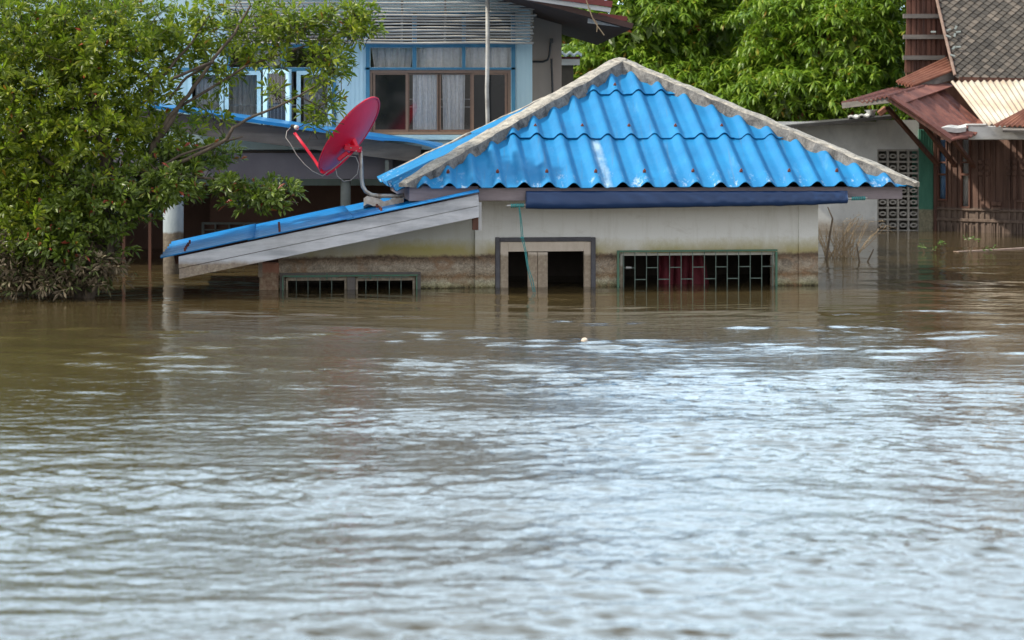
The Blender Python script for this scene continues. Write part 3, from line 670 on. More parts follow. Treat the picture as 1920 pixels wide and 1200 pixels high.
# ------------------------------------------------------------------ big light-blue house behind, on its posts
B = Fr(960, 24.5, 0)
def big_house():
    t = thing('raised_house', 'pale blue two-storey house with brown sliding windows behind the flooded house', 'house', B.w(-1, 0, 0))
    zt = 3.9
    def rect(x0, y0, x1, y1): return (B.u(x0), B.u(x1), B.z(0, y1), B.z(0, y0))
    win_b = rect(692, 131, 958, 252); tr = [rect(694, 89, 773, 126), rect(781, 89, 866, 126), rect(873, 89, 958, 126)]
    tl = [rect(430, 89, 527, 126), rect(536, 89, 620, 126)]; up = [rect(694, 27, 773, 80), rect(781, 27, 866, 80), rect(873, 27, 958, 80), rect(430, 27, 527, 80), rect(536, 27, 620, 80)]
    wl = rect(352, 134, 622, 236); zb = .9
    b = MB(); u0, u1 = B.u(-350), B.u(998)
    b.wall(B, u0, u1, zb, zt, 0, .1, [win_b, wl]+tr+tl+up)
    b.box(B, u1-.1, u1, .1, 5, zb, zt); b.box(B, u0, u0+.1, .1, 5, zb, zt); b.box(B, u0, u1, 5, 5.1, zb, zt); b.box(B, u0, u1, .1, 5, zb-.08, zb)
    for x in range(300, 350, 12): b.bpx(B, x, 20, x+1, 240, -.006, .006)
    for x in (648, 656, 664, 672, 680, 968, 976, 984, 992): b.bpx(B, x, 20, x+1.2, 258, -.008, .007)
    b.build('wall', M['siding'], t)
    b = MB(); b.box(B, u0+.12, u1-.12, 2.2, 2.26, zb, zt); b.build('inner_partition', M['dark_room'], t)
    b = MB(); b.box(B, u0, u1, -.3, 5.1, zt, zt+.06); b.build('ceiling', M['dark_room'], t)
    # deep blue timber framing
    b = MB()
    for q in ((684, 80, 966, 88.5), (684, 126.5, 966, 130.5), (686, 88.5, 693, 255), (959, 88.5, 966, 255), (773.5, 88.5, 780.5, 126.5), (866.5, 88.5, 872.5, 126.5),
              (774, 24, 781, 80), (866, 24, 873, 80), (959, 24, 966, 80), (684, 20, 966, 26), (425, 80, 628, 88.5), (340, 126.5, 632, 133), (527.5, 24, 535.5, 126.5), (425, 24, 430, 126.5), (621, 24, 630, 250)):
        b.bpx(B, *q, -.03, .06)
    b.build('blue_framing', M['blue_frame'], t)
    # sliding window
    f = MB()
    for q in ((692, 131, 958, 136.5), (692, 247, 958, 253), (692, 136.5, 698, 247), (952, 136.5, 958, 247)): f.bpx(B, *q, .0, .08)
    win = f.build('sliding_window', M['brown_frame'], t)
    for x0, x1, v, dark in ((699, 765, .02, 1), (763, 824, .055, 0), (822, 886, .055, 0), (884, 951, .02, 1)):
        s_ = MB()
        for q in ((x0, 136.6, x1, 140), (x0, 243, x1, 246.8), (x0, 140, x0+4.5, 243), (x1-4.5, 140, x1, 243)): s_.bpx(B, *q, v, .025)
        so_ = s_.build('sash', M['brown_frame'], win)
        g_ = MB(); g_.bpx(B, x0+4.5, 140, x1-4.5, 243, v+.012, .004); g_.build('pane', M['dark_glass'] if dark else M['glass'], win)
    rr = MB()
    for y in (186, 200.5): rr.bpx(B, 768, y-.8, 882, y+.8, .2, .012)
    rr.build('security_bar', M['galv'], win)
    def curtain(x0, x1, y0, y1, v, amp=.02, fold=26, taper=0):
        n = 60; vs = []; fs = []
        for i in range(n+1):
            s_ = i/n
            for j in range(5):
                q = j/4; x = x0+(x1-x0)*s_ + taper*q*(.5-s_)*2; u, z = B.hit(x, y0+(y1-y0)*q, v)
                vs.append(B.w(u, v+amp*math.sin(s_*fold+q)+amp*.4*math.sin(s_*fold*2.3), z))
        for i in range(n):
            for j in range(4): fs.append((i*5+j, i*5+j+1, (i+1)*5+j+1, (i+1)*5+j))
        o = MB().add(vs, fs).build('curtain', M['curtain'], t, smooth=True); return o
    curtain(774, 822, 137, 249, .10); curtain(829, 872, 137, 249, .10, taper=2)
    curtain(696, 776, 88, 130, .15, .02, 30, 6); curtain(780, 868, 88, 130, .15); curtain(872, 960, 88, 130, .15, .02, 33)
    curtain(470, 530, 88, 130, .15); curtain(368, 412, 134, 240, .15, .02, 18); curtain(430, 480, 134, 240, .5, .02, 30); curtain(570, 620, 134, 240, .5)
    for q in tr+tl: 
        MB().box(B, q[0], q[1], .05, .054, q[2], q[3]).build('transom_pane', M['glass'], t)
    # casements with pale frames, one standing open
    for k, (x0, x1, ang) in enumerate(((352, 419, 0), (421, 489, 0), (493, 543, 26), (556, 622, 0))):
        fr = B if not ang else Fr(x0+0, 24.42, -ang)
        c_ = MB(); wv = -.045 if not ang else 0.0; th = .04; y0, y1 = (133, 237) if not ang else (130, 243); w_ = 7.5
        for q in ((x0, y0, x1, y0+w_), (x0, y1-w_, x1, y1), (x0, y0+w_, x0+w_, y1-w_), (x1-w_, y0+w_, x1, y1-w_)): c_.bpx(fr, *q, wv, th)
        co_ = c_.build('casement', M['pale_frame'], t)
        MB().bpx(fr, x0+w_, y0+w_, x1-w_, y1-w_, wv+.018, .004).build('pane', M['glass'], co_)
    rr = MB(); 
    for y in (197,): rr.bpx(B, 352, y-1, 622, y+1, .1, .012)
    for x in range(360, 622, 7): rr.bpx(B, x-.4, 134, x+.4, 236, .112, .008)
    rr.build('security_bar', M['galv'], t)
    b = MB(); b.bpx(B, 640, 253, 998, 262, -.05, .05); b.build('sill', M['pale_frame'], t)
    # side wall of beige panels with its drain pipe
    b = MB(); E = Fr(960, 25.3, 0); b.bpx(E, 975, -30, 1053, 320, 0, .1)
    b.bpx(E, 1011, 34, 1012, 300, -.004, .004); b.bpx(E, 1036.5, 36, 1037.5, 300, -.004, .004)
    b.build('side_panel_wall', M['beige_panel'], t)
    b = MB(); v = -.05; q = lambda x, y: E.w(E.u(x, v), v, E.z(x, y, v))
    b.tube([q(998, 115.5), q(1018, 115.5), q(1027, 112), q(1030, 104), q(1033, 75)], .013, 8); b.tube([q(1034, 110), q(1036, 165), q(1036, 300)], .013, 8); b.bar(q(1034, 72), q(1034, 80), .04, .04, up=(0,1,0)); b.build('drain_pipe', M['black_plastic'], t)
    # roof over the side: soffit, barge boards
    b = MB(); b.patch(P(860, -45, 23.2), P(1188, 44, 23.2), P(1122, 76, 26.8), P(940, 20, 26.8), 4, 4, None, .06); rf = b.build('roof', M['soffit'], t)
    b = MB(); b.bar(P(985, 1-6, 23.1), P(1145, 19, 23.1), .05, .05); b.bar(P(1102, 38.5, 23.4), P(1171, 47, 23.4), .05, .055); b.build('barge_board', M['white_trim'], t)
    b = MB(); b.bar(P(985, -14, 23.08), P(1148, 8, 23.08), .06, .065); b.bar(P(1122, 28, 23.38), P(1176, 35.5, 23.38), .06, .05); b.build('barge_trim', M['maroon'], t)
    # understorey: beam, columns, dark rooms
    S = Fr(960, 23.0, 0)
    b = MB(); b.bpx(S, -400, 287, 736, 335.5, 0, .15); b.bpx(S, 736, 287, 1000, 333, .3, .1); b.build('floor_beam', M['beam_grey'], t)
    b = MB(); b.box(S, S.u(-400), S.u(1000), .15, 3.5, S.z(0, 290), S.z(0, 284)); b.build('floor_slab', M['dark_room'], t)
    b = MB(); b.box(S, S.u(340), S.u(1000), 2.2, 2.3, GZ, S.z(0, 300)); b.box(S, S.u(-400), S.u(340), 3.2, 3.3, GZ, S.z(0, 300)); b.box(S, S.u(-400), S.u(-400)+.1, 0, 3.2, GZ, S.z(0, 300)); b.box(S, S.u(1000), S.u(1000)+.1, -.5, 3.2, GZ, S.z(0, 270)); b.build('understorey_wall', M['brown_room'], t)
    b = MB(); v = 2.15
    for r_ in ((378, 417, 520, 421), (378, 421, 382, 445), (402, 421, 405, 445), (428, 421, 431, 445), (455, 421, 458, 445), (382, 430, 520, 432)): b.bpx(S, *r_, v, .05)
    b.build('vent_window', M['column_grey'], t)
    for x, vv, m_, r_ in ((648, .1, M['column_grey'], .055),):
        p = S.w(S.u(x, vv), vv, 0); MB().tube([p+Vector((0, 0, GZ)), p+Vector((0, 0, S.z(x, 290)))], r_, 16).build('column', m_, t, smooth=True)
    c1 = P(325, 505, 22.0); b = MB(); b.tube([Vector((c1.x, c1.y, GZ)), Vector((c1.x, c1.y, 1.1))], .105, 24); b.build('column', mudded('pale_blue_grey_column', (.26, .30, .32), (.19, .23, .25), .42, .8, .3), t, smooth=True, label='pale round column by the left end of the lean-to roof')  # its mud is darkened to paint in shade below the lean-to roof
    for x in (281, 232): MB().bar(P(x, 300, 22.5), P(x, 560, 22.5), .03, .03, up=(0, 1, 0)).build('post', M['dark_wood'], t)
    # porch roof with its sloping timber
    b = MB(); K = Fr(960, 22.8, 0); b.ppx(K, [(250, 201), (790, 275), (786, 305), (250, 238)], 0, .09); b.build('porch_rafter', M['timber_old'], t)
    def pr(a_, b_): return .012*math.sin(a_*70)
    b = MB(); b.patch(P(250, 192, 22.6), P(720, 258.5, 22.6), P(720, 251, 24.4), P(250, 186, 24.4), 140, 4, None, .035)
    b.patch(P(720, 258.5, 22.6), P(832, 279, 22.6), P(830, 268, 24.4), P(720, 251, 24.4), 12, 4, lambda a_, b_: .07*math.sin(a_*math.pi)*(1-b_)*.5, .03); b.build('porch_roof', M['bright_blue'], t)
    b = MB(); b.bpx(K, 722, 300, 729, 325, .05, .04); b.build('hanger', M['column_grey'], t)
big_house()
# slatted sunshade
t = thing('slatted_sunshade', 'silvery bamboo slat sunshade across the top of the blue house windows', 'sunshade', P(800, 81, 24.2))
b = MB(); r = random.Random(2); y = 80.0
while y > -75:
    pts = []; w0 = r.uniform(-.4, .4)
    for i in range(13):
        x = 425+ (1002-425)*i/12 + (r.uniform(-5, 4) if i == 12 else 0); pts.append(P(x, y+w0+.5*math.sin(i*1.3+y), 24.15+r.uniform(-.01, .01)))
    b.tube(pts, .0115+r.uniform(-.002, .003), 6); y -= 5.75
b.build('slats', M['batten'], t)
for x in (450, 560, 660, 753, 834, 996):
    MB().tube([P(x, 82, 24.19), P(x+1, 20, 24.19), P(x, -75, 24.19)], .014, 6).build('upright', M['batten'], t)
b = MB(); b.tube([P(917, 420, 23.6), P(914.5, 225, 23.6), P(913, 170, 23.6), P(914.5, 100, 23.6), P(914, -80, 23.6)], .023, 10)
tag(b.build('bamboo_pole', M['batten'], smooth=True), 'tall grey bamboo pole standing before the brown sliding window', 'pole')
b = MB(); b.tube([P(1096, -10, 23), P(1104, 15, 23), P(1112, 36, 23), P(1121, 50, 23), P(1133, 66, 23)], .006, 5); b.tube([P(1106, 14, 23), P(1109, 30, 23), P(1120, 44, 23), P(1119, 60, 23)], .004, 5)
tag(b.build('rope', M['twig']), 'frayed tan cord hanging from the roof corner of the blue house', 'cord')
# small outbuilding seen past the blue house
t = thing('distant_shed', 'small dark shed with a wavy roof edge between the blue house and the trees', 'shed', P(1060, 230, 28.5))
b = MB(); b.patch(P(1020, 103, 28.5), P(1091, 103, 28.5), P(1091, 98, 30.5), P(1020, 98, 30.5), 60, 3, lambda a_, b_: .018*math.sin(a_*30), .012); b.build('roof', M['column_grey'], t)
S2 = Fr(960, 28.6, 0)
b = MB(); b.bpx(S2, 1020, 106, 1088, 110.5, 0, .04); b.build('fascia', M['maroon'], t)
b = MB(); b.bpx(S2, 1020, 110.6, 1087, 122, 0, .04); b.build('white_board', M['white_trim'], t)
b = MB(); b.bpx(S2, 1010, 122, 1075, 500, .1, 1.6); b.build('wall', M['dark_room'], t)

# ------------------------------------------------------------------ brown wooden house and its sheds on the right
C_ = Fr(1755, 30.4, -42)
EX = 2.9
def right_house():
    P = lambda px, py, d, _P=globals()['P']: _P(px, py, d+EX)
    D2 = Fr(1645, 30.4, 0)
    t = thing('wooden_house', 'dark wooden house with a steep scale-tiled roof and rusty porch roofs', 'house', C_.w(1, 0, 0))
    r = random.Random(9)
    b = MB(); zt = C_.z(1800, 252); u0, u1 = 0.02, C_.u(2120)
    holes = [(C_.u(1758), C_.u(1774), C_.z(0, 374)*1.0, C_.z(1760, 262)), (C_.u(1801), C_.u(1817), C_.z(1810, 388), C_.z(1810, 262))]
    holes[0] = (holes[0][0], holes[0][1], C_.z(1766, 374), holes[0][3])
    b.wall(C_, u0, u1, GZ, zt, 0, .06, holes); b.box(C_, u0, u1, 1.0, 1.06, GZ, zt)
    u = u0
    while u < u1:                      # cover battens and raised panels
        w_ = r.uniform(.045, .085); hu = [h for h in holes if h[0]-.02 < u+w_ and u < h[1]+.02]
        if r.random() < .8: b.box(C_, u, u+w_*.6, -.014-r.uniform(0, .012), 0, (GZ if not hu else GZ), (zt if not hu else hu[0][2]-.03))
        u += w_+.02
    b.build('wall', M['teak'], t)
    b = MB()                           # rails, lintels, door panels
    for q in ((1752, 393, 2000, 397), (1752, 412, 2000, 418), (1858, 378, 1876, 386), (1858, 388, 1876, 398), (1905, 375, 1925, 380)): b.bpx(C_, *q, -.04, .02)
    x = 1757
    while x < 2000: b.bpx(C_, x, 418.5, x+3, 450, -.045, .02); x += 12.4
    for x in (1834, 1846, 1886, 1898, 1912):
        for y in (300, 311, 322): b.bpx(C_, x, y, x+8, y+7, -.045, .02)
        b.bpx(C_, x+1, 331, x+7, 375, -.04, .02)
    b.build('panelling', M['teak'], t, bevel=.006)
    for (x0, x1, y1, cm) in ((1757, 1775, 376, 'blue_curtain'), (1800, 1818, 390, 'shed_wall')):
        b = MB()
        for q in ((x0, 262, x0+2.2, y1), (x1-2.2, 262, x1, y1), (x0+2.2, 303, x1-2.2, 306), (x0+2.2, 325, x1-2.2, 329), (x0+2.2, y1-3, x1-2.2, y1)): b.bpx(C_, *q, -.035, .04)
        w_ = b.build('window', M['dark_wood'], t)
        MB().patch(*[C_.w(C_.u(x), .1, C_.z(x, y)) for x, y in ((x0, 262), (x1, 262), (x1, y1), (x0, y1))], 40, 2, lambda a_, b_: .012*math.sin(a_*30), .004).build('curtain', M[cm], w_, smooth=True)
    # green annexe
    b = MB(); b.bpx(D2, 1723, 243, 1752.5, 640, -.02, .6)
    for x in range(1726, 1752, 5): b.bpx(D2, x, 243, x+1.2, 640, -.03, .01)
    b.build('green_wall', M['green_wall'], t)
    b = MB(); b.bpx(D2, 1751, 236, 1756, 640, -.06, .1); b.build('corner_post', M['dark_wood'], t)
    # rusty porch roof
    wav = lambda a_, b_: .022*math.sin(b_*4.2*math.pi*2)**3 + .012*math.sin(a_*3+b_*2)
    b = MB(); b.patch(P(1668, 181, 25.2), P(1783, 262, 25.2), P(1835, 226, 26.6), P(1752, 157, 27.6), 30, 60, wav, .02); b.patch(P(1783, 262, 25.2), P(1815, 258, 25.4), P(1850, 236, 26.2), P(1835, 226, 26.6), 8, 20, wav, .02)
    b.build('rusty_porch_roof', M['rust'], t, smooth=False)
    b = MB(); b.patch(P(1577, 193, 25.6), P(1670, 181, 25.2), P(1755, 157, 27.6), P(1655, 170, 27.2), 60, 6, lambda a_, b_: .016*math.sin(a_*70)+.015*math.sin(a_*9), .02)
    b.patch(P(1670, 181, 25.2), P(1690, 195, 25.2), P(1795, 158, 27.6), P(1752, 155, 27.6), 12, 6, None, .02); b.build('rusty_side_roof', M['rust'], t)
    b = MB(); b.patch(P(1680, 153, 27.3), P(1712, 160, 27.0), P(1789, 131, 27.5), P(1775, 108, 28.2), 44, 20, lambda a_, b_: .022*math.sin(a_*34), .02); b.build('upper_rusty_roof', M['rust_light'], t)
    b = MB(); b.bar(P(1712, 161, 27.2), P(1786, 140, 27.6), .06, .13); b.build('eave_timber', M['timber_old'], t); b = MB(); b.bar(P(1580, 198, 25.6), P(1672, 187, 25.25), .05, .075); b.build('eave_timber', M['timber_old'], t)
    b = MB()
    for a_, c_ in (((1664, 202), (1757, 308)), ((1722, 222), (1791, 311)), ((1788, 262), (1826, 312))): b.bar(P(*a_, 25.6), P(*c_, 26.9), .05, .05)
    b.bar(P(1665, 186, 25.25), P(1783, 266, 25.22), .04, .045)
    b.build('brace', M['dark_wood'], t)
    b = MB(); b.patch(P(1783, 153, 27.2), P(2080, 148, 27.2), P(2110, 232, 25.9), P(1846, 234, 25.9), 260, 6, lambda a_, b_: .018*math.sin(a_*2*math.pi*25), .01); b.build('cream_sheet_roof', M['cream_sheet'], t, smooth=True)
    b = MB(); b.patch(P(1862, 235, 25.6), P(2000, 235, 25.3), P(2000, 175, 26.3), P(1925, 203, 26.3), 60, 6, lambda a_, b_: .016*math.sin(a_*90), .015); b.build('front_rusty_roof', M['rust_light'], t)
    b = MB(); b.patch(P(1880, 244, 25.5), P(2000, 244, 25.3), P(2000, 237, 25.4), P(1880, 238, 25.6), 4, 1, None, .03); b.build('eave_timber', M['timber_old'], t)
    b = MB(); G = Fr(960, 28.7, 0); b.bpx(G, 1816, 236, 2000, 262, 0, .05); b.bpx(G, 1812, 232, 1850, 236, -.02, .12); b.build('gutter_board', M['white_trim'], t, bevel=.01)
    b = MB(); b.patch(P(1762, 240, 25.35), P(1812, 239, 25.6), P(1810, 233, 25.9), P(1772, 236, 25.6), 6, 3, lambda a_, b_: .01*math.sin(a_*7), .06); b.build('white_flashing', M['white_trim'], t)
    # steep roof of scale tiles, each tile a small tilted diamond
    T0, T1, T2, T3 = P(1797, 143, 27.4), P(2150, 150, 27.4), P(2120, -230, 30.0), P(1715, -230, 30.0)
    TU = (T1-T0).normalized(); TV0 = (T3-T0); TN = TU.cross(TV0).normalized(); TN = TN if TN.y < 0 else -TN; TV = TN.cross(TU).normalized(); TV = TV if TV.z > 0 else -TV
    b = MB(); L = (T1-T0).length; Hh = (T3-T0).dot(TV); s_ = .062; row = 0; v = 0
    while v < Hh:
        f = v/Hh; curve = -.42*f + .26*f*f - .12*math.sin(f*3.1)*0
        ulo = (T3-T0).dot(TU)*(1.55*f - .55*f*f); u = ulo + (s_ if row % 2 else 0)
        while u < L:
            k = s_*1.02; j = r.uniform(-.004, .004); c0 = T0 + TU*u + TV*v
            if not (r.random() < .004): b.add([c0 - TV*k + TN*(.022+j), c0 + TU*k + TN*.010, c0 + TV*k - TN*.002, c0 - TU*k + TN*.010, c0 - TV*k + TN*(.010+j)], [(0, 1, 2, 3), (0, 3, 4), (0, 4, 1)])
            u += 2*s_
        v += s_; row += 1
    rf = b.build('tiled_roof', M['old_tile'], t)
    b = MB(); b.add([T0-TN*.02, T1-TN*.02, T2-TN*.02, T3-TN*.02, T0-TN*.05, T1-TN*.05, T2-TN*.05, T3-TN*.05], [(0,1,2,3), (7,6,5,4), (0,4,5,1), (3,2,6,7), (0,3,7,4)]); b.build('roof_deck', M['dark_wood'], rf)
    edge = [T0 + TV*(Hh*q/14) + TU*((T3-T0).dot(TU)*(1.55*(q/14) - .55*(q/14)**2)-.05) + TN*.02 for q in range(15)]
    b = MB(); b.tube(edge, .022, 6); b.build('verge', simple('pinkish_verge_mortar', (.30, .21, .17), (.18, .12, .09), 12), rf)
    b = MB(); rr2 = random.Random(5)
    for (x, y, a_) in ((1779, 56, .5), (1792, 52, 1.1), (1797, 60, .2), (1778, 68, -.5), (1790, 66, 1.3), (1797, 88, .1), (1788, 90, .9), (1786, 104, -.4), (1750, 60, 0)):
        c0 = P(x, y, 27.35+(140-y)/140*.9); dv = TU*math.cos(a_)+TV*math.sin(a_); MB().bar(c0-dv*.035, c0+dv*.035, .03, .012, up=TN).build('broken_tile', M['column_grey'], rf)
    b = MB(); b.bar(T0+TN*.0-TV*.06, T1-TV*.06, .1, .07); b.build('eave_board', M['dark_wood'], t)
    # gable of dark boards
    g_ = Fr(960, 31.3, 0); b = MB(); b.ppx(g_, [(1697, 136), (1795, 136), (1750, -120), (1706, -120)], 0, .05)
    x = 1700
    while x < 1772: b.bpx(g_, x, -60, x+r.uniform(4, 8), 136, -.02-r.uniform(0, .012), .02); x += 9.5
    b.build('gable', M['dark_wood'], t)
    b = MB(); bw = Fr(960, 31.6, 0); b.bpx(bw, 1700, 137, 2300, 600, 0, .1); b.build('back_wall', M['dark_wood'], t)
    b = MB()
    for y in (30, 69, 108, -10): b.bpx(g_, 1694, y-4, 1772, y+4, -.08, .06)
    b.build('gable_rail', M['timber_old'], t)
right_house()
def right_shed():
    P = lambda px, py, d, _P=globals()['P']: _P(px, py, d+EX)
    D_ = Fr(1645, 30.4, 0); t = thing('cement_shed', 'grey cement shed with a breeze block wall beside the wooden house', 'shed', D_.w(-.3, 0, 0))
    b = MB(); b.bpx(D_, 1400, 228, 1645, 660, 0, .1); b.bpx(D_, 1645, 225, 1723, 280, .02, .1)
    for q in ((1490, 272, 1645, 273.2), (1556, 273, 1557, 360)): b.bpx(D_, *q, -.003, .004)
    b.bpx(D_, 1556, 234, 1647, 271.5, -.012, .012); b.build('wall', M['shed_wall'], t)
    b = MB(); b.patch(P(1380, 244, 27.0), P(1672, 217, 27.0), P(1672, 214, 28.6), P(1380, 238, 28.6), 10, 2, None, .045); b.build('roof', simple('dark_roof_sheet', (.07, .065, .06), (.035, .033, .03), 8), t)
    b = MB(); nx, ny, x0, y0, w_, h_ = 4, 8, 1645.5, 280, 19.3, 21.6
    for i in range(nx):
        for j in range(ny):
            X0, Y0 = x0+i*w_, y0+j*h_
            b.bpx(D_, X0, Y0, X0+w_, Y0+3.6, .0, .09); b.bpx(D_, X0, Y0+3.6, X0+1.9, Y0+h_, .0, .09); b.bpx(D_, X0+w_-1.9, Y0+3.6, X0+w_, Y0+h_, .0, .09)
            cx, cy = X0+w_/2, Y0+3.6+(h_-3.6)/2; ring = []; n = 14
            for k in range(n):
                a_ = 2*math.pi*k/n; ring.append((math.cos(a_), math.sin(a_)))
            uo, zo = D_.hit(cx, cy, .01); ro, rz = .052, .034; ri, rj = .030, .014
            vs = []; fs = []
            for (c_, s_) in ring:
                for (a_, b_) in ((ro, rz), (ri, rj)):
                    for v in (.01, .07): vs.append(D_.w(uo+c_*a_, v, zo+s_*b_))
            for k in range(n):
                p, q = k*4, ((k+1) % n)*4; fs += [(p, q, q+2, p+2), (p+1, p+3, q+3, q+1), (p, p+1, q+1, q), (p+2, q+2, q+3, p+3)]
            b.add(vs, fs)
    b.bpx(D_, 1645, 453, 1723, 660, .0, .09)
    b.build('breeze_block_wall', M['block'], t)
    b = MB(); b.box(D_, D_.u(1400), D_.u(1850), .5, .6, GZ, 1.3); b.build('back_wall', M['dark_room'], t)
right_shed()
b = MB(); c = P(1633, 212, 30.4); b.tube([c+Vector((0, 0, -.055)), c+Vector((0, 0, -.05)), c+Vector((0, 0, .02)), c+Vector((0, 0, .04))], [.045, .05, .068, .072], 16); b.bar(c+Vector((-.09, 0, .035)), c+Vector((.09, 0, .045)), .02, .015)
tag(b.build('metal_basin', M['galv']), 'small grey basin standing on the cement shed roof', 'basin')
b = MB(); b.bar(P(1648, 214, 30.3), P(1662, 203, 30.3), .10, .085); tag(b.build('clay_brick', M['rust_light'], bevel=.012), 'reddish clay block leaning beside the basin on the shed roof', 'brick')
b = MB(); b.patch(P(1590, 221, 30.0), P(1632, 216, 30.0), P(1632, 215, 30.6), P(1590, 219, 30.6), 16, 5, lambda a_, b_: .02*math.sin(a_*13)*math.sin(b_*6+1)+.01, .02)
tag(b.build('plastic_sheet', M['white_plastic']), 'crumpled pale plastic lying on the cement shed roof left of the basin', 'plastic sheet')

# ------------------------------------------------------------------ trees
def leaf(vs, fs, p, d, s_, L, W_, curl=0.0):
    n_ = d.cross(s_).normalized(); b = len(vs)
    m_ = p + d*L*.55 - n_*W_*.18; tip = p + d*L + Vector((0, 0, -curl*L))
    vs += [p, p + d*L*.62 + s_*W_*.5, tip, p + d*L*.62 - s_*W_*.5, m_]
    fs += [(b, b+1, b+2, b+4), (b, b+4, b+2, b+3)]
def rnd_dir(r):
    z = r.uniform(-1, 1); a = r.uniform(0, 2*math.pi); q = math.sqrt(1-z*z); return Vector((q*math.cos(a), q*math.sin(a), z))
def rosettes(blobs, L, W_, seed, per=(7, 10), jitter=.55):
    r = random.Random(seed); vs = []; fs = []; centers = []
    for (cx, cy, rx, ry, d, rd, n) in blobs:
        c = P(cx, cy, d); ax, az = rx/FPX*d, ry/FPX*d
        for _ in range(n):
            q = rnd_dir(r); k = r.random()**.45; k *= 1+.16*math.sin(q.x*7+q.z*9+cx)
            p = c + Vector((q.x*ax, q.y*rd, q.z*az))*k
            if p.z < .02: continue
            axis = (Vector((q.x, q.y-.25, q.z*.5+.55)) + rnd_dir(r)*jitter).normalized(); centers.append((p, axis))
            a = axis.orthogonal().normalized(); b_ = axis.cross(a); m = r.randint(*per); ph = r.uniform(0, 6.3); sz = r.uniform(.75, 1.2)
            for i in range(m):
                t_ = ph + 2*math.pi*i/m*1.0 + r.uniform(-.3, .3); sp = r.uniform(.45, 1.25)
                dd = (axis*math.cos(sp) + (a*math.cos(t_)+b_*math.sin(t_))*math.sin(sp)).normalized()
                s_ = dd.cross(axis); s_ = s_.normalized() if s_.length > .01 else a
                leaf(vs, fs, p+dd*.012, dd, s_, L*sz*r.uniform(.6, 1.2), W_*sz*r.uniform(.8, 1.1), .12)
    return vs, fs, centers
